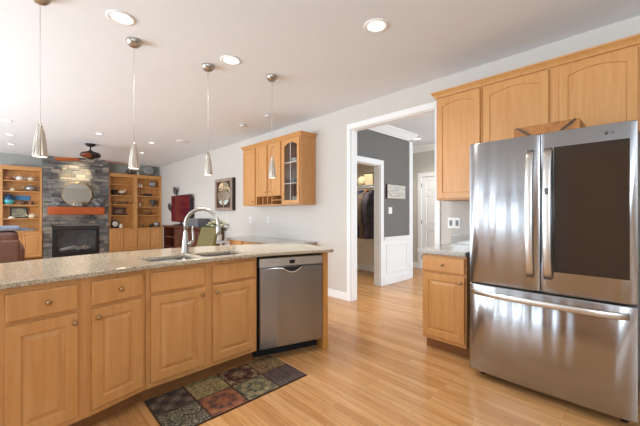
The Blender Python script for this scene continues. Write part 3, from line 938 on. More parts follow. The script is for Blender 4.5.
dk = thing('built_in_desk', 'maple desk with grey granite top along the wall under the wall cabinets', 'desk', (2.83, 5.45, 0), WEST)
MB().box(-.02, 1.79, -.03, .597, .765, .80).build('desk_top', 'granite_grey', dk, .008)
MB().box(.0, .55, 0, .595, .08, .764).build('carcass', 'maple', dk)
MB().box(1.70, 1.77, 0, .595, .0, .764).build('end_panel', 'maple', dk)
MB().box(.55, 1.70, .02, .04, .66, .764).build('apron', 'maple', dk)
for k in range(3):
    zb0 = .10 + k * .22
    m = MB(); m.loft([contour(.02, .53, zb0, zb0 + .205, 0, -.001), contour(.02, .53, zb0, zb0 + .205, 0, -.016), contour(.02, .53, zb0, zb0 + .205, .007, -.02)])
    d_ = m.build('drawer', 'maple', dk); knob(MB(), .275, zb0 + .1, -.02).build('knob', 'knob_metal', d_)
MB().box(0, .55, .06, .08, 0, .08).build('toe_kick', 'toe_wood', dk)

# rustic mirror on the long wall
rm = thing('wall_mirror', 'rustic wood framed mirror with oval glass on the long wall', 'mirror', (XW, 6.64, 1.655), WEST)
MB().box(-.40, .40, -.05, 0, -.345, .345).build('board', 'walnut', rm, .006)
MB().box(.40, .425, -.06, 0, -.35, .35).build('side_edge', 'dark_item', rm)
plain('rustic_board', srgb(150, 118, 104), .7, var=.3, sc=14)
fm = MB()
for xa, xb, za, zb in ((-.41, .41, .29, .355), (-.41, .41, -.355, -.29), (-.41, -.33, -.29, .29), (.33, .40, -.29, .29)): fm.box(xa, xb, -.075, -.05, za, zb)
fm.build('frame', 'rustic_wood', rm, .006)
m = MB(); m.lathe([(.30, -.052), (.30, -.06), (.29, -.062), (.001, -.062)], (0, 0, .02), 'y', 36, 1.0, .88)
m.smooth = [False] * len(m.smooth)
m.build('oval_glass', 'mirror_glass', rm)
MB().box(-.012, .012, -.066, -.05, -.29, .29).build('centre_bar', 'rustic_wood', rm)

# ------------------------------------------------------------------ living room wall: shelves, chimney, mantel
SF = 10.97      # shelf front


def bookcase(name, label, x0, x1, bays, shelf_z, base_doors, base_x=None):
    r = thing(name, label, 'bookcase', (x0, SF, 0))
    W = x1 - x0; d = FARY - SF - .005
    m = MB().box(0, W, d - .02, d, .80, 2.40)
    m.build('back', 'maple_side', r)
    m = MB().box(0, .045, 0, d - .02, .80, 2.40).box(W - .045, W, 0, d - .02, .80, 2.40)
    for b_ in bays[1:-1]: m.box(b_ - .05, b_ + .05, 0, d - .02, .80, 2.40)
    for k_ in range(len(bays) - 1): m.box(bays[k_] + (.045 if k_ == 0 else .05), bays[k_ + 1] - (.045 if k_ == len(bays) - 2 else .05), 0, d - .02, 2.32, 2.40)
    m.box(0, W, -.02, 0, 2.40, 2.42)
    m.build('frame', 'maple', r)
    for bi in range(len(bays) - 1):
        xa = bays[bi] + .05; xb = bays[bi + 1] - .05
        for z in shelf_z[bi]:
            MB().box(xa, xb, .005, d - .02, z - .025, z).build('shelf', 'maple', r)
    bx0, bx1 = base_x or (0, W)
    MB().box(bx0, bx1, -.10, d, .12, .775).build('base_carcass', 'maple', r)
    MB().box(bx0, bx1, -.125, d, .775, .80).build('ledge', 'maple', r, .004)
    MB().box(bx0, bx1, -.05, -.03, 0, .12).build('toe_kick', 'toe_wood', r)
    bw = (bx1 - bx0) / base_doors
    for k in range(base_doors):
        m = panel_door(MB(), bx0 + k * bw + .012, bx0 + (k + 1) * bw - .012, .14, .765, frame=.05, y=-.10)
        d_ = m.build('door', 'maple', r)
        kx = bx0 + (k + 1) * bw - .04 if k % 2 == 0 else bx0 + k * bw + .04
        knob(MB(), kx, .70, -.12).build('knob', 'knob_metal', d_)
    return r


SL = [2.065, 1.80, 1.457, 1.115]
bookcase('bookcase', 'maple built in bookcase left of the stone fireplace', -.245, .525, [0, .77], [SL], 2)
SRA, SRB = [2.10, 1.78, 1.51, 1.187], [2.055, 1.778, 1.45, 1.184]
bookcase('bookcase', 'maple built in double bookcase right of the stone fireplace', 1.99, 3.425, [0, .695, 1.435], [SRA, SRB], 4)

# stone chimney: a mesh of individual ledger stones over a core, with the firebox opening left free
CX0, CX1, CY = .535, 1.98, 10.93
fbx0, fbx1, fbz0, fbz1 = .725, 1.745, .10, .895
cm = MB()
cm.box(CX0, fbx0, CY + .03, FARY, 0, CEIL).box(fbx1, CX1, CY + .03, FARY, 0, CEIL).box(fbx0, fbx1, CY + .03, FARY, fbz1, CEIL).box(fbx0, fbx1, CY + .03, FARY, 0, fbz0)
z = 0.0
rs = random.Random(3)
while z < CEIL - .005:
    h = rs.choice((.04, .05, .065, .08, .10)); h = min(h, CEIL - z)
    if CEIL - z - h < .03: h = CEIL - z
    x = CX0
    while x < CX1 - .01:
        ln = rs.uniform(.08, .32)
        xe = min(CX1, x + ln)
        if CX1 - xe < .07: xe = CX1
        segs = [(x, xe)]
        if z + h > fbz0 and z < fbz1:
            segs = []
            if x < fbx0: segs.append((x, min(xe, fbx0)))
            if xe > fbx1: segs.append((max(x, fbx1), xe))
        for a, b2 in segs:
            if b2 - a > .015:
                p = rs.uniform(0, .055)
                cm.box(a + .002, b2 - .002, CY - p, CY + .035, z + .002, z + h - .002)
        x = xe
    z += h
tag(cm.build('stone_chimney', 'ledger_stone', bevel=.005), 'grey ledger stone chimney rising to the ceiling in the living room', 'fireplace')
mt = tag(MB().box(.62, 1.835, 10.68, 10.87, 1.21, 1.41).build('mantel_shelf', 'mantel_wood', bevel=.01), 'reddish wood mantel beam on the stone chimney', 'mantel')
fp = thing('fireplace_insert', 'black framed gas fireplace insert in the stone chimney', 'fireplace', ((fbx0 + fbx1) / 2, 10.9, fbz0))
W2 = (fbx1 - fbx0) / 2 - .004; Hh = fbz1 - fbz0
MB().box(-W2, W2, -.02, .03, .0, .11).box(-W2, W2, -.02, .03, Hh - .09, Hh - .004).box(-W2, -W2 + .07, -.02, .03, .11, Hh - .09).box(W2 - .07, W2, -.02, .03, .11, Hh - .09).build('surround', 'black', fp, .006)
MB().box(-W2 + .03, W2 - .03, -.028, -.02, Hh - .055, Hh - .04).build('louvre', 'steel_dark', fp)
MB().box(-W2 + .02, W2 - .02, .26, .27, .02, Hh - .02).box(-W2 + .02, -W2 + .03, .03, .26, .02, Hh - .02).box(W2 - .03, W2 - .02, .03, .26, .02, Hh - .02).box(-W2 + .03, W2 - .03, .03, .26, .09, .10).build('firebox', 'plate_grey', fp)
MB().box(-W2 + .07, W2 - .07, 0, .004, .112, Hh - .092).build('glass', 'firebox_glass', fp)
for k in range(5):
    a = -.26 + k * .125
    MB().tube([(a - .1, .14 + .03 * (k % 2), .14 + .03 * (k % 3)), (a + .1, .11 + .05 * ((k + 1) % 2), .19 + .035 * (k % 2))], .052, 8).build('log', 'log_ash', fp)
om = thing('oval_mirror', 'round thin framed mirror standing on the mantel', 'mirror', (1.235, 10.845, 1.412))
m = MB(); m.lathe([(.325, 0), (.33, -.012), (.328, -.022), (.315, -.022), (.315, -.012)], (0, 0, .335), 'y', 40)
m.build('frame', 'brass', om)
m = MB(); m.lathe([(.317, -.002), (.317, -.013), (.001, -.013)], (0, 0, .335), 'y', 40); m.smooth = [False] * len(m.smooth); m.build('glass', 'mirror_glass', om)


def sprig(loc, label, s=1, name='twig_ornament'):
    r = thing(name, label, 'ornament', loc)
    MB().lathe([(.045, 0), (.045, .012), (.02, .02), (.001, .02)], n=12).build('base', 'pewter', r)
    m = MB()
    for k in range(7):
        a = -1.2 + k * .4
        m.tube([(0, 0, .015), (.05 * math.sin(a) * s, -.01, .08), (.12 * math.sin(a) * s, .0, .1 + .12 * math.cos(a * .8))], .006, 6)
        m.ell((.12 * math.sin(a) * s, 0, .1 + .12 * math.cos(a * .8)), .016, .01, .022, 8, 5)
    m.build('branches', 'pewter', r)


sprig((.80, 10.80, 1.412), 'pewter twig ornament on the mantel left of the round mirror')
sprig((1.69, 10.80, 1.412), 'pewter twig ornament on the mantel right of the round mirror')

# things on the shelves -------------------------------------------------
SY = SF + .09


def pot(name, label, cat, x, z, prof, mat, y=None, sx=1, sy=1):
    return tag(MB().lathe(prof, (x, y or SY, z), n=16, sx=sx, sy=sy).build(name, mat), label, cat)


BOWL = [(.03, 0), (.04, .008), (.085, .06), (.09, .07), (.082, .07), (.035, .015), (.001, .012)]
CUP = [(.035, 0), (.045, .02), (.055, .09), (.05, .09), (.04, .02), (.001, .015)]
VASE = [(.04, 0), (.075, .05), (.08, .1), (.05, .16), (.03, .19), (.035, .21), (.028, .21), (.02, .18), (.001, .17)]


def teapot(name, label, x, z, mat, s=1.0):
    r = thing(name, label, 'teapot', (x, SY, z))
    MB().lathe([(.05 * s, 0), (.085 * s, .03 * s), (.095 * s, .07 * s), (.07 * s, .12 * s), (.03 * s, .13 * s), (.001, .13 * s)], n=16).build('body', mat, r)
    MB().lathe([(.012 * s, .13 * s), (.018 * s, .145 * s), (.001, .16 * s)], n=10).build('lid_knob', mat, r)
    MB().tube([(-.08 * s, 0, .05 * s), (-.12 * s, 0, .08 * s), (-.14 * s, 0, .12 * s)], .012 * s, 8).build('spout', mat, r)
    MB().tube([(.085 * s, 0, .09 * s), (.125 * s, 0, .1 * s), (.125 * s, 0, .05 * s), (.09 * s, 0, .03 * s)], .009 * s, 8).build('handle', mat, r)
    return r


def shelf_x(px):  # world X of a column of the bookcase front
    a = (px - 320) / 321.0
    co, si = math.cos(THETA), math.sin(THETA)
    return (a * co + si) / (-a * si + co) * SY


pot('bowl', 'peach bowl on the top shelf of the left bookcase', 'bowl', shelf_x(8.3), SL[0] + .001, BOWL, 'terracotta')
teapot('teapot', 'white teapot on the top shelf of the left bookcase', shelf_x(19.5), SL[0] + .001, 'white_ceramic', .8)
teapot('teapot', 'small white pitcher at right on the top shelf of the left bookcase', shelf_x(31), SL[0] + .001, 'cream_ceramic', .75)
pot('seashell', 'small pale shell on the second shelf of the left bookcase', 'shell', shelf_x(12.5), SL[1] + .001, [(.05, 0), (.055, .02), (.03, .06), (.001, .09)], 'cream_ceramic')
teapot('teapot', 'large silver teapot on the second shelf of the left bookcase', shelf_x(30.5), SL[1] + .001, 'pewter', 1.15)
pot('small_dish', 'small brown dish on the second shelf of the left bookcase', 'dish', shelf_x(20.5), SL[1] + .001, [(.03, 0), (.06, .025), (.055, .025), (.001, .01)], 'brown_item')
gj = thing('ginger_jar', 'turquoise and dark blue lidded jar in the left bookcase', 'jar', (shelf_x(9), SY, SL[2] + .001))
MB().lathe([(.07, 0), (.1, .06), (.11, .12)], n=18).build('lower_glaze', 'turquoise', gj)
MB().lathe([(.11, .1205), (.095, .18), (.06, .21), (.06, .225)], n=18).build('upper_glaze', 'deep_blue', gj)
MB().lathe([(.065, .225), (.06, .245), (.02, .25), (.018, .265), (.001, .268)], n=16).build('lid', 'deep_blue', gj)
tag(MB().box(shelf_x(15), shelf_x(30.5), FARY - .05, FARY - .03, 1.57, 1.69).build('blue_sign', 'sign_blue', bevel=.004), 'flat blue painted board hung inside the left bookcase', 'sign')
pot('clay_pot', 'brown clay pot on the middle shelf of the left bookcase', 'pot', shelf_x(23), SL[2] + .001, [(.04, 0), (.06, .05), (.05, .09), (.04, .1), (.001, .09)], 'brown_item')
for k, px in enumerate((27.5, 30, 32.5)):
    pot('figurine', ['first', 'second', 'third'][k] + ' reddish figurine right of the clay pot in the left bookcase', 'figurine', shelf_x(px), SL[2] + .001, [(.02, 0), (.03, .03), (.015, .06), (.02, .08), (.001, .1)], 'terracotta' if k == 1 else 'brown_item')
fpn = thing('framed_painting', 'wide dark framed landscape painting in the left bookcase', 'painting', ((shelf_x(10) + shelf_x(28)) / 2, FARY - .07, SL[3] + .001))
hwid = (shelf_x(28) - shelf_x(10)) / 2
MB().box(-hwid + .03, hwid - .03, 0, .01, .03, .25).build('canvas', 'landscape_painting', fpn)
MB().box(-hwid, hwid, -.012, .015, 0, .03).box(-hwid, hwid, -.012, .015, .25, .28).box(-hwid, -hwid + .03, -.012, .015, .03, .25).box(hwid - .03, hwid, -.012, .015, .03, .25).build('frame', 'dark_item', fpn)
pot('seashell', 'white shell beside the framed painting in the left bookcase', 'shell', shelf_x(11.5), SL[3] + .001, [(.06, 0), (.06, .02), (.03, .045), (.001, .05)], 'white_ceramic', SF + .05)
teapot('pitcher', 'cream pitcher on the shelf right of the framed painting', shelf_x(32.2), SL[3] + .001, 'cream_ceramic', .8)
fb = thing('folded_blanket', 'folded blue grey blanket on the ledge of the left bookcase', 'blanket', (shelf_x(22), SF + .04, .802))
MB().box(-.2, .24, -.09, .08, 0, .04).build('lower_fold', 'throw_grey', fb, .015)
MB().box(-.14, .12, -.07, .06, .042, .075).build('upper_fold', 'throw_grey', fb, .015)

# right bookcase
nb = thing('bird_nest', 'dark twig nest on the second shelf of the right bookcase', 'nest', (shelf_x(114), SY, SRA[1] + .001))
m = MB()
for k in range(5): m.tube([((.04 + .01 * k) * math.cos(a * .6), (.04 + .01 * k) * math.sin(a * .6), .02 + .03 * k + .01 * math.sin(a * 2)) for a in range(12)], .014, 6)
m.build('twigs', 'dark_item', nb)
bo = thing('bird_figurine', 'pale bird figurine on a brown base in the right bookcase', 'figurine', (shelf_x(122), SY, SRA[1] + .001))
MB().lathe([(.07, 0), (.1, .03), (.09, .05), (.001, .05)], n=14).build('base', 'brown_item', bo)
MB().ell((0, 0, .1), .09, .04, .05).ell((.08, 0, .15), .03, .025, .03).build('body', 'cream_ceramic', bo)
pot('candle_holder', 'small amber holder on the third shelf of the right bookcase', 'candle holder', shelf_x(115.5), SRA[2] + .001, CUP, 'brass')
pot('small_basket', 'small woven basket on the third shelf of the right bookcase', 'basket', shelf_x(124), SRA[2] + .001, [(.08, 0), (.1, .07), (.105, .09), (.09, .09), (.07, .02), (.001, .02)], 'basket')
sg = thing('framed_sign', 'small black framed sign on the fourth shelf of the right bookcase', 'sign', ((shelf_x(113.5) + shelf_x(126)) / 2, FARY - .08, SRA[3] + .001))
hwid = (shelf_x(126) - shelf_x(113.5)) / 2
MB().box(-hwid, hwid, 0, .012, .03, .2).build('panel', 'brown_item', sg)
MB().box(-hwid, hwid, -.012, .014, .0, .03).box(-hwid, hwid, -.012, .014, .2, .225).box(-hwid, -hwid + .022, -.012, .014, .03, .2).box(hwid - .022, hwid, -.012, .014, .03, .2).build('frame', 'black', sg)
li = MB()
for k, (a, b2) in enumerate(((-.1, .1), (-.12, .06), (-.06, .11))): li.box(a, b2, -.002, 0, .06 + k * .045, .068 + k * .045)
li.build('lettering', 'cream_ceramic', sg)
tag(MB().box(shelf_x(122), shelf_x(127.5), SF + .03, SF + .11, SRA[3] + .001, SRA[3] + .035).build('dark_box', 'dark_item', bevel=.006), 'flat dark box in front of the framed sign', 'box')
bw = thing('round_clock', 'black round mantel clock on the ledge beside the chimney', 'clock', (shelf_x(113.6) + .035, SF + .08, .802))
MB().lathe([(.11, .05), (.11, -.02), (.085, -.025), (.085, -.01)], (0, 0, .125), 'y', 24).build('case', 'black', bw)
MB().lathe([(.084, -.012), (.084, -.016), (.001, -.016)], (0, 0, .125), 'y', 24).build('dial', 'white_ceramic', bw)
MB().box(-.1, .1, -.03, .06, 0, .03).build('foot', 'black', bw, .006)
pot('small_jar', 'small white jar right of the round black clock', 'jar', shelf_x(120.6), .802, [(.05, 0), (.055, .06), (.04, .1), (.045, .12), (.001, .13)], 'cream_ceramic', SF + .02)
for k, px in enumerate((139, 141.5)):
    pot('figurine', ['taller white figurine at left on the top right shelf', 'shorter white figurine at left on the top right shelf'][k], 'figurine', shelf_x(px), SRB[0] + .001, [(.03, 0), (.035, .02), (.02, .07 - .02 * k), (.024, .1 - .03 * k), (.001, .125 - .03 * k)], 'white_ceramic')
cl = thing('plate_on_stand', 'round silver plate with dark centre on the top right shelf', 'plate', (shelf_x(152.5), SY, SRB[0] + .001))
MB().lathe([(.1, .01), (.1, .0), (.06, -.012), (.055, -.01)], (0, 0, .11), 'y', 24).build('rim', 'pewter', cl)
MB().lathe([(.055, 0), (.055, -.009), (.001, -.009)], (0, 0, .11), 'y', 20).build('centre', 'dark_item', cl)
MB().box(-.05, .05, -.03, .03, 0, .02).build('stand', 'dark_item', cl)
tag(MB().box(shelf_x(143), shelf_x(152), SY - .04, SY + .02, SRB[1] + .001, SRB[1] + .08).build('carved_box', 'dark_item', bevel=.02), 'long dark carved box on the second right shelf', 'box')
pot('candle', 'cream candle at left on the third right shelf', 'candle', shelf_x(140), SRB[2] + .001, [(.03, 0), (.03, .1), (.004, .1), (.003, .12)], 'cream_ceramic')
pot('urn', 'dark pewter urn at right on the third right shelf', 'urn', shelf_x(153), SRB[2] + .001, [(.05, 0), (.03, .03), (.09, .1), (.1, .16), (.06, .2), (.07, .22), (.001, .2)], 'steel_dark')
hb = thing('handled_basket', 'brown basket with arched handle on the fourth right shelf', 'basket', (shelf_x(146.5), SY, SRB[3] + .001))
MB().lathe([(.11, 0), (.15, .06), (.16, .1), (.145, .1), (.1, .02), (.001, .02)], n=18, sy=.5).build('bowl', 'basket', hb)
MB().tube([(.15 * math.cos(a * PI / 10), 0, .09 + .12 * math.sin(a * PI / 10)) for a in range(11)], .01, 8).build('handle', 'basket', hb)
pot('clay_pot', 'brown cup at left on the ledge of the right bay', 'cup', shelf_x(141), .802, CUP, 'basket', SF + .03, 1.3, 1.3)
pot('mug', 'grey pewter mug at right on the ledge of the right bay', 'mug', shelf_x(155.8), .802, [(.07, 0), (.075, .1), (.08, .15), (.07, .15), (.06, .02), (.001, .02)], 'pewter', SF + .03)
pot('mug', 'dark small mug left of the pewter mug on the ledge', 'mug', shelf_x(150.6), .802, [(.05, 0), (.055, .1), (.045, .1), (.04, .02), (.001, .02)], 'dark_item', SF + .03)
pl = thing('display_plate', 'large grey plate standing on top of the right bookcase', 'plate', (shelf_x(149.5), SF + .10, 2.421))
MB().lathe([(.165, .012), (.168, 0), (.1, -.012), (.001, -.012)], (0, 0, .17), 'y', 28).build('dish', 'plate_grey', pl)
MB().box(-.08, .08, -.04, .04, 0, .015).build('stand', 'dark_item', pl)
sp = thing('dried_leaves', 'dark dried leaf arrangement on top of the right bookcase', 'ornament', (shelf_x(131), SF + .08, 2.421))
m = MB()
for k in range(9):
    a = k * .7; m.ell((.11 * math.cos(a), .03 * math.sin(a), .03 + .04 * (k % 3)), .05, .02, .018, 8, 5)
m.build('leaves', 'brown_item', sp)
MB().lathe([(.05, 0), (.06, .03), (.04, .045), (.001, .045)], n=12).build('base', 'dark_item', sp)
pot('figurine', 'small pale figurine on top of the right bookcase', 'figurine', shelf_x(138), 2.421, [(.03, 0), (.035, .03), (.02, .07), (.001, .1)], 'cream_ceramic')

# ------------------------------------------------------------------ living room: TV, stand, sofa, fan
st = thing('media_console', 'dark cherry media console under the television', 'console', (2.88, 9.05, 0), WEST)
W_ = 2.35; D2 = .52
MB().box(-.03, W_ + .03, -.03, D2, .88, .925).build('top', 'cherry', st, .006)
cmb = MB().box(0, .04, 0, D2, 0, .88).box(W_ - .04, W_, 0, D2, 0, .88).box(.04, W_ - .04, D2 - .02, D2, .06, .88).box(.04, W_ - .04, 0, D2 - .02, .06, .09)
for x in (.8, 1.5): cmb.box(x, x + .035, 0, D2 - .02, .09, .88)
cmb.build('carcass', 'cherry', st)
for z in (.36, .62): MB().box(.04, .8, .02, D2 - .03, z, z + .025).build('shelf', 'cherry', st)
for xa, xb in ((.84, 1.165), (1.17, 1.495), (1.54, 1.92), (1.925, 2.305)):
    d_ = panel_door(MB(), xa, xb, .1, .87, y=.0).build('door', 'cherry', st)
    knob(MB(), xb - .04 if xa < 1.1 else xa + .04, .55, -.02).build('knob', 'brass', d_)
tv = thing('television', 'flat television with dark maroon screen on the console', 'television', (3.30, 9.03, .927), WEST)
MB().box(-.68, .68, .0, .05, .075, .815).build('housing', 'black', tv, .006)
MB().box(-.668, .668, -.003, .0, .09, .803).build('screen', 'tv_screen', tv)
MB().box(-.25, .25, -.12, .08, 0, .012).box(-.04, .04, .01, .04, .012, .08).build('stand', 'black', tv, .003)
tag(MB().box(3.0, 3.3, 7.15, 7.75, .927, 1.12).build('receiver_box', 'grey_plastic', bevel=.01), 'grey electronics box on the media console behind the faucet', 'electronics')
for (px, y, z, lab) in (((174), 9.62, 1.83, 'upper metal butterfly ornament on the wall above the television'), (168, 10.05, 1.36, 'lower metal butterfly ornament on the wall left of the television')):
    r = thing('butterfly_ornament', lab, 'wall ornament', (XW, y, z), WEST, 'metal butterflies on the long wall')
    for s in (-1, 1):
        m = MB(); n = 12
        ring = [(s * (.02 + .1 * (1 - math.cos(2 * PI * k / n)) * .7), -.02 - .04 * (1 - math.cos(2 * PI * k / n)) / 2, .04 + .11 * math.sin(2 * PI * k / n) + .06 * (1 - math.cos(2 * PI * k / n)) / 2) for k in range(n)]
        m.loft([ring, [(a, b2 + .006, c) for a, b2, c in ring]]); m.build('wing', 'steel_dark', r)
    MB().ell((0, -.02, .0), .014, .014, .1, 8, 7).build('body', 'bronze', r)

sf = thing('sofa', 'brown leather sofa at the left edge seen from behind', 'sofa', (-.80, 7.75, 0))
MB().box(-.9, .9, 0, .95, .08, .42).build('base', 'leather', sf, .04, seg=3)
MB().box(-.88, .88, -.02, .22, .30, .78).build('back', 'leather', sf, .05, seg=3)
for k in range(2): MB().box(-.86 + k * .87, -.01 + k * .87, .0, .3, .70, .93).build('back_cushion', 'leather', sf, .09, seg=4)
for s in (-1, 1): MB().box(s * .72, s * .94, .0, .95, .1, .66).build('arm', 'leather', sf, .08, seg=4)
for k in range(2): MB().box(-.70 + k * .705, .0 + k * .705, .24, .9, .42, .56).build('seat_cushion', 'leather', sf, .05, seg=3)
for sx_ in (-.8, .8):
    for y in (.08, .85): MB().lathe([(.03, 0), (.035, .08)], (sx_, y, 0), n=10).build('foot', 'walnut', sf)
tag(MB().box(-.24, .24, -.14, .12, 0, .09).build('throw_pillow', 'throw_grey', loc=(-.16, 7.90, .932), bevel=.04, seg=3), 'blue grey throw pillow lying on the sofa back', 'pillow')

fn = thing('ceiling_fan', 'dark bronze ceiling fan with reddish wood blades', 'ceiling fan', (1.2, 8.47, CEIL), R(5))
MB().lathe([(.1, 0), (.095, -.02), (.06, -.05), (.02, -.06), (.001, -.06)], n=20).build('canopy', 'bronze', fn)
MB().lathe([(.015, -.055), (.015, -.16)], n=10).build('downrod', 'bronze', fn)
MB().lathe([(.04, -.14), (.06, -.16), (.16, -.19), (.19, -.22), (.185, -.27), (.13, -.295), (.07, -.30), (.06, -.33), (.001, -.335)], n=24).build('motor', 'bronze', fn)
for k in range(3):
    a = R(10.5 + 120 * k)
    bl = MB(); out = [(.26, -.055), (.70, -.075), (.76, -.05), (.775, 0), (.76, .05), (.70, .075), (.26, .055)]
    ca, sa = math.cos(a), math.sin(a)
    def tr_(x, y, z): return (x * ca - y * sa, x * sa + y * ca, z - .03 + y * .32)
    bl.loft([[tr_(x, y, -.300) for x, y in out], [tr_(x, y, -.292) for x, y in out]])
    o = bl.build('blade', 'blade_wood', fn)
    ir = MB().loft([[tr_(x, y, -.290) for x, y in ((.1, -.02), (.30, -.035), (.30, .035), (.1, .02))], [tr_(x, y, -.283) for x, y in ((.1, -.02), (.30, -.035), (.30, .035), (.1, .02))]])
    ir.build('blade_iron', 'bronze', o)

# olive chair and flowers by the desk
ch = thing('side_chair', 'olive green upholstered chair beyond the island', 'chair', (1.70, 4.44, 0), R(93))
MB().box(-.24, .24, -.24, .24, .42, .50).build('seat', 'olive_fabric', ch, .03, seg=3)
m = MB(); m.loft([[(x, y, z) for x, y, z in ((-.22, -.21, .46), (.22, -.21, .46), (.22, -.27, .46), (-.22, -.27, .46))],
                  [(x, y, z) for x, y, z in ((-.24, -.25, .75), (.24, -.25, .75), (.24, -.31, .75), (-.24, -.31, .75))],
                  [(x, y, z) for x, y, z in ((-.23, -.33, 1.04), (.23, -.33, 1.04), (.23, -.375, 1.04), (-.23, -.375, 1.04))]])
m.build('backrest', 'olive_fabric', ch, .02, seg=3)
for sx_ in (-.2, .2):
    for sy_ in (-.2, .2): MB().tube([(sx_, sy_, .42), (sx_ * 1.1, sy_ * 1.1, 0)], .02, 8, [.022, .015]).build('leg', 'walnut', ch)

fv = thing('flower_vase', 'white vase of cream flowers on a white stand left of the desk', 'vase of flowers', (2.60, 5.33, .751))
MB().lathe([(.05, 0), (.065, .04), (.07, .09), (.05, .14), (.045, .16), (.04, .16), (.04, .13), (.001, .12)], n=20).build('vase', 'white_ceramic', fv)
lm = MB(); fl = MB(); rs = random.Random(5)
for k in range(46):
    a = rs.uniform(0, 2 * PI); q = rs.uniform(.02, .15); h = .15 + rs.uniform(0, .13) + .05 * (1 - q / .2)
    c = Vector((q * math.cos(a), q * math.sin(a), h)); d_ = Vector((math.cos(a), math.sin(a), rs.uniform(-.5, .6))).normalized()
    sd = d_.cross(Vector((0, 0, 1))).normalized() * .028
    lm.loft([[tuple(c), tuple(c + d_ * .04 + sd), tuple(c + d_ * .10), tuple(c + d_ * .04 - sd)], [tuple(Vector(p) + Vector((0, 0, .003))) for p in (c, c + d_ * .04 + sd, c + d_ * .10, c + d_ * .04 - sd)]])
for k in range(10):
    a = k * 2.4; q = .03 + .016 * k
    lm.tube([(0, 0, .125), (q * .5 * math.cos(a), q * .5 * math.sin(a), .22), (q * math.cos(a), q * math.sin(a), .30)], .004, 5)
lm.build('foliage', 'leaf_green', fv)
for k in range(16):
    a = k * 2.4; q = .035 + .0105 * k
    c = (q * math.cos(a), q * math.sin(a), .345 - .004 * k + rs.uniform(-.02, .02))
    m = MB()
    m.ell(c, .02, .02, .018, 8, 5)
    for j in range(6):
        b_ = j * PI / 3; m.ell((c[0] + .022 * math.cos(b_), c[1] + .022 * math.sin(b_), c[2] + .003), .018, .018, .010, 8, 5)
    m.build('flower', 'petal_white', fv)

ps = thing('plant_stand', 'white square stand under the flower vase', 'plant stand', (2.60, 5.33, 0))
MB().box(-.15, .15, -.15, .15, .72, .75).build('top', 'bin_white', ps, .005)
for sx_ in (-.13, .13):
    for sy_ in (-.13, .13): MB().box(sx_ - .018, sx_ + .018, sy_ - .018, sy_ + .018, 0, .719).build('leg', 'bin_white', ps)
MB().box(-.13, .13, -.13, .13, .25, .27).build('shelf', 'bin_white', ps)

# ------------------------------------------------------------------ lights on the ceiling
def spot(name, loc, power, col, angle=130, blend=.8, rad=.05, parent=None):
    d = bpy.data.lights.new(name, 'SPOT'); d.energy = power; d.color = col; d.spot_size = R(angle); d.spot_blend = blend; d.shadow_soft_size = rad
    o = bpy.data.objects.new(name, d); COL.objects.link(o); o.location = loc
    if parent: o.parent = parent
    return o


def downlight(x, y, r, label, power, col=(1, .97, .92), mat='lamp_white', grp='recessed ceiling lights'):
    t = thing('recessed_light', label, 'ceiling light', (x, y, CEIL), 0, grp)
    MB().lathe([(r, 0), (r, -.006), (r * .86, -.010), (r * .70, -.004), (r * .70, 0)], n=28).build('trim_ring', 'trim_white', t)
    MB().lathe([(r * .70, -.0005), (r * .69, -.0055), (.001, -.0055)], n=28).build('lens', mat, t)
    if power: spot('downlight_lamp', (0, 0, -.03), power * 1.4, col, parent=t)
    return t


downlight(.594, 2.833, .098, 'large recessed light above the island, upper left of the photo', 24)
downlight(2.094, 1.548, .098, 'large recessed light in front of the refrigerator cabinets', 24)
downlight(1.538, 2.876, .098, 'large recessed light between the second and third pendants', 24)
for x, y, l in ((1.158, 7.243, 'small recessed light in front of the ceiling fan'), (2.119, 7.389, 'small recessed light left of the round ceiling vent'), (-.082, 7.254, 'small recessed light at the left edge, nearest of three in a row'),
                (-.055, 8.505, 'small recessed light at the left edge, middle of three in a row'), (-.047, 9.658, 'small recessed light at the left edge, farthest of three in a row'), (2.29, 8.777, 'small recessed light near the right bookcase')):
    downlight(x, y, .062, l, 14)
t = downlight(1.225, 9.79, .062, 'small recessed light close to the stone chimney', 0)
s_ = spot('chimney_wash', (0, 0, -.03), 110, (1, .82, .55), 42, .9, .03, t)
s_.rotation_euler = (R(68), 0, 0)
downlight(5.87, 3.31, .07, 'small recessed light in the hall ceiling', 22)
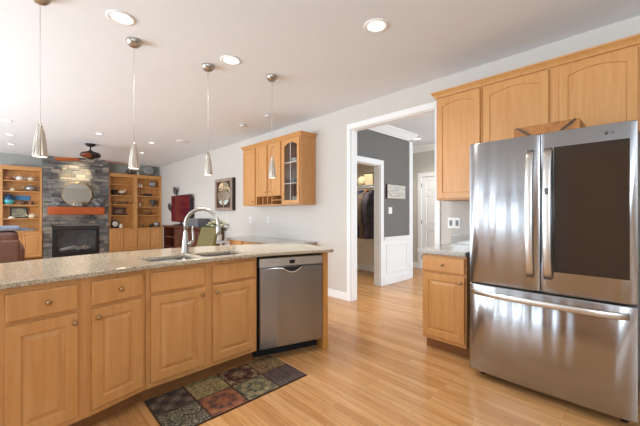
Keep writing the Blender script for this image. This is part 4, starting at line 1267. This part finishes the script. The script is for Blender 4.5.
downlight(4.6, 4.0, .07, 'small recessed light in the closet ceiling', 42, (1, .93, .82))  # hidden lamp added because the closet came out dark
ks = thing('ceiling_speaker', 'flat round ceiling vent near the long wall', 'vent', (2.56, 6.84, CEIL))
MB().lathe([(.13, 0), (.13, -.008), (.115, -.012), (.001, -.012)], n=24).build('grille', 'bin_white', ks)
for (x, y, l) in ((2.794, 4.076, 'small round ceiling sensor above the glass door cabinet'), (2.803, 4.828, 'small round ceiling sensor above the left wall cabinets')):
    r = thing('smoke_detector', l, 'smoke detector', (x, y, CEIL), 0, 'ceiling sensors')
    MB().lathe([(.05, 0), (.05, -.02), (.04, -.03), (.001, -.03)], n=20).build('housing', 'bin_white', r)
    MB().lathe([(.052, -.008), (.052, -.014)], n=20).build('seam', 'grey_plastic', r)

PEND = [(.13, 2.925, 'pendant lamp nearest the left edge above the island'), (.754, 3.133, 'second pendant lamp from the left above the island'),
        (1.426, 3.144, 'third pendant lamp from the left above the island'), (2.042, 2.902, 'pendant lamp in front of the wall cabinets, rightmost')]
for x, y, l in PEND:
    t = thing('pendant_lamp', 'brushed nickel ' + l, 'pendant lamp', (x, y, CEIL), 0, 'pendant lamps over the island')
    MB().lathe([(.062, 0), (.062, -.006), (.056, -.03), (.035, -.052), (.008, -.06), (.001, -.06)], n=24).build('canopy', 'nickel', t)
    MB().tube([(0, 0, -.055), (0, 0, -.885)], .002, 6).build('cord', 'wire', t)
    zb = 1.628 - CEIL
    MB().lathe([(.005, zb + .235), (.010, zb + .228), (.016, zb + .205), (.026, zb + .165), (.034, zb + .11), (.0395, zb + .05), (.042, zb + .008), (.042, zb), (.038, zb), (.034, zb + .06), (.010, zb + .2), (.001, zb + .2)], n=30).build('shade', 'flute_nickel', t)
    MB().lathe([(.001, zb + .014), (.026, zb + .01), (.0385, zb + .004), (.0385, zb + .0015), (.001, zb + .0015)], n=20).build('diffuser', 'pendant_glow', t)
    spot('pendant_lamp_light', (0, 0, zb - .012), 5, (1, .86, .68), 120, .7, .03, t)
